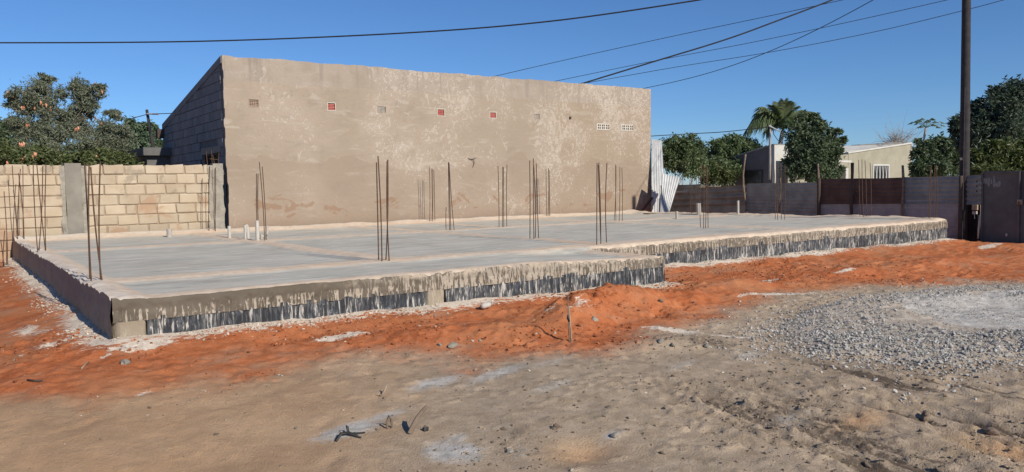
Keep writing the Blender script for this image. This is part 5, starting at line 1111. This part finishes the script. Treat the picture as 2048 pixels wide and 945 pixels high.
g1 = gp(778, 858); mb = MB(); mb.tube([g1+np.array([-.012, 0, -.02]), g1+np.array([-.012, 0, .05]), g1+np.array([.0, .0, .078]), g1+np.array([.016, 0, .06]), g1+np.array([.02, 0, .02]), g1+np.array([.018, 0, -.01])], [.006, .008, .009, .008, .007, .006], 6); tag(mb.build('root_loop', 'weathered_wood', None, True), 'small curled root loop poking out of the pale cement patch', 'root')
g2 = gp(700, 874); mb = MB()
mb.tube([gp(672, 884)+np.array([0, 0, .004]), gp(682, 874)+np.array([0, 0, .018]), gp(697, 872)+np.array([0, 0, .018]), gp(722, 878)+np.array([0, 0, .008])], [.008, .010, .011, .005], 6)
mb.tube([gp(697, 872)+np.array([0, 0, .016]), gp(695, 866)+np.array([0, 0, .035]), gp(693, 868)+np.array([0, 0, .05])], [.01, .008, .004], 6); mb.tube([gp(700, 873)+np.array([0, 0, .016]), gp(730, 868)+np.array([0, 0, .008])], [.008, .004], 6)
tag(mb.build('black_twig', 'black_rubber', None, True), 'forked black twig lying on the pale cement patch', 'twig')
mb = MB(); a_ = gp(762, 793); mb.tube([a_, a_+np.array([.03, .0, .035]), a_+np.array([.05, 0, .075])], [.009, .008, .004], 6); mb.tube([a_, a_+np.array([-.018, 0, .035])], [.006, .003], 5); tag(mb.build('straw_stub', 'pale_wood', None, True), 'pale split straw stub above the forked twig', 'straw')
mb = MB(); a_ = gp(300, 735); mb.tube([gp(163, 739)+np.array([0, 0, .006]), gp(172, 731)+np.array([0, 0, .012]), gp(178, 727)+np.array([0, 0, .008])], .006, 5); tag(mb.build('straw', 'pale_wood', None, True), 'pale straw lying on the red soil at left', 'straw')
mb = MB(); mb.tube([gp(55, 762)+np.array([0, 0, .006]), gp(70, 764)+np.array([0, 0, .006]), gp(84, 764)+np.array([0, 0, .006])], .008, 5); tag(mb.build('dark_stick', 'dark_wood', None, True), 'thin dark stick lying on red soil at the far left', 'stick')
# crumpled bottle by the plastic sheet
q = gp(972, 620); bt = thing('crumpled_bottle', 'crumpled clear bottle lying against the plastic sheet', 'bottle', q)
mb = MB(); dr = np.array([.9, .2, .05]); mb.tube([q+np.array([-.07, -.02, .045])+dr*s for s in (0, .03, .08, .12, .145, .16)], [.02, .034, .030, .032, .018, .012], 10); mb.build('body', 'white_pvc', bt, True)
mb = MB(); mb.tube([q+np.array([-.07, -.02, .045])+dr*.161, q+np.array([-.07, -.02, .045])+dr*.178], .018, 8); mb.build('cap', 'grey_pvc', bt)
# rubble stones one can pick out
for i, (px, py, s, lab) in enumerate(((250, 728, .038, 'grey rubble stone in the red soil below the slab corner'), (905, 693, .04, 'broken mortar lump in the red bank left of the stake'), (880, 692, .026, 'smaller mortar lump beside the broken one'), (1110, 858, .03, 'dark jagged stone in the middle foreground'), (1228, 874, .024, 'blue-grey stone in a pale cement smear'), (1320, 684, .036, 'grey rubble piece on the low bank'), (1345, 692, .028, 'second rubble piece on the low bank'), (1412, 694, .032, 'right-hand rubble piece on the low bank'), (1190, 640, .034, 'pale lump on the red mound by the stake'), (1320, 605, .03, 'dark clod near the slab step'), (1020, 905, .026, 'pale slab chip at the bottom centre'), (1985, 868, .045, 'large dark clod in the tyre furrow at right'), (1850, 833, .035, 'dark clod higher up the same tyre furrow'))):
    p = gp(px, py); bm = bmesh.new(); bmesh.ops.create_icosphere(bm, subdivisions=2, radius=s)
    for v in bm.verts:
        k_ = 1+.45*(float(vn(v.co.x*40+i*9, v.co.y*40+v.co.z*30, i))-.5)*2; v.co = Vector((v.co.x*k_*1.15, v.co.y*k_*.85, v.co.z*k_*.62))
    me = bpy.data.meshes.new('rubble_stone'); bm.to_mesh(me); bm.free(); o = link('rubble_stone', me, 'weathered_wood' if 'dark' in lab else ('rough_mortar' if 'mortar' in lab or 'pale' in lab else 'pillar_concrete'))
    o.location = (p[0], p[1], p[2]+s*.2); o.rotation_euler = (random.random(), random.random()*.4, random.random()*6); tag(o, lab, 'stone', 'rubble stones in the foreground')
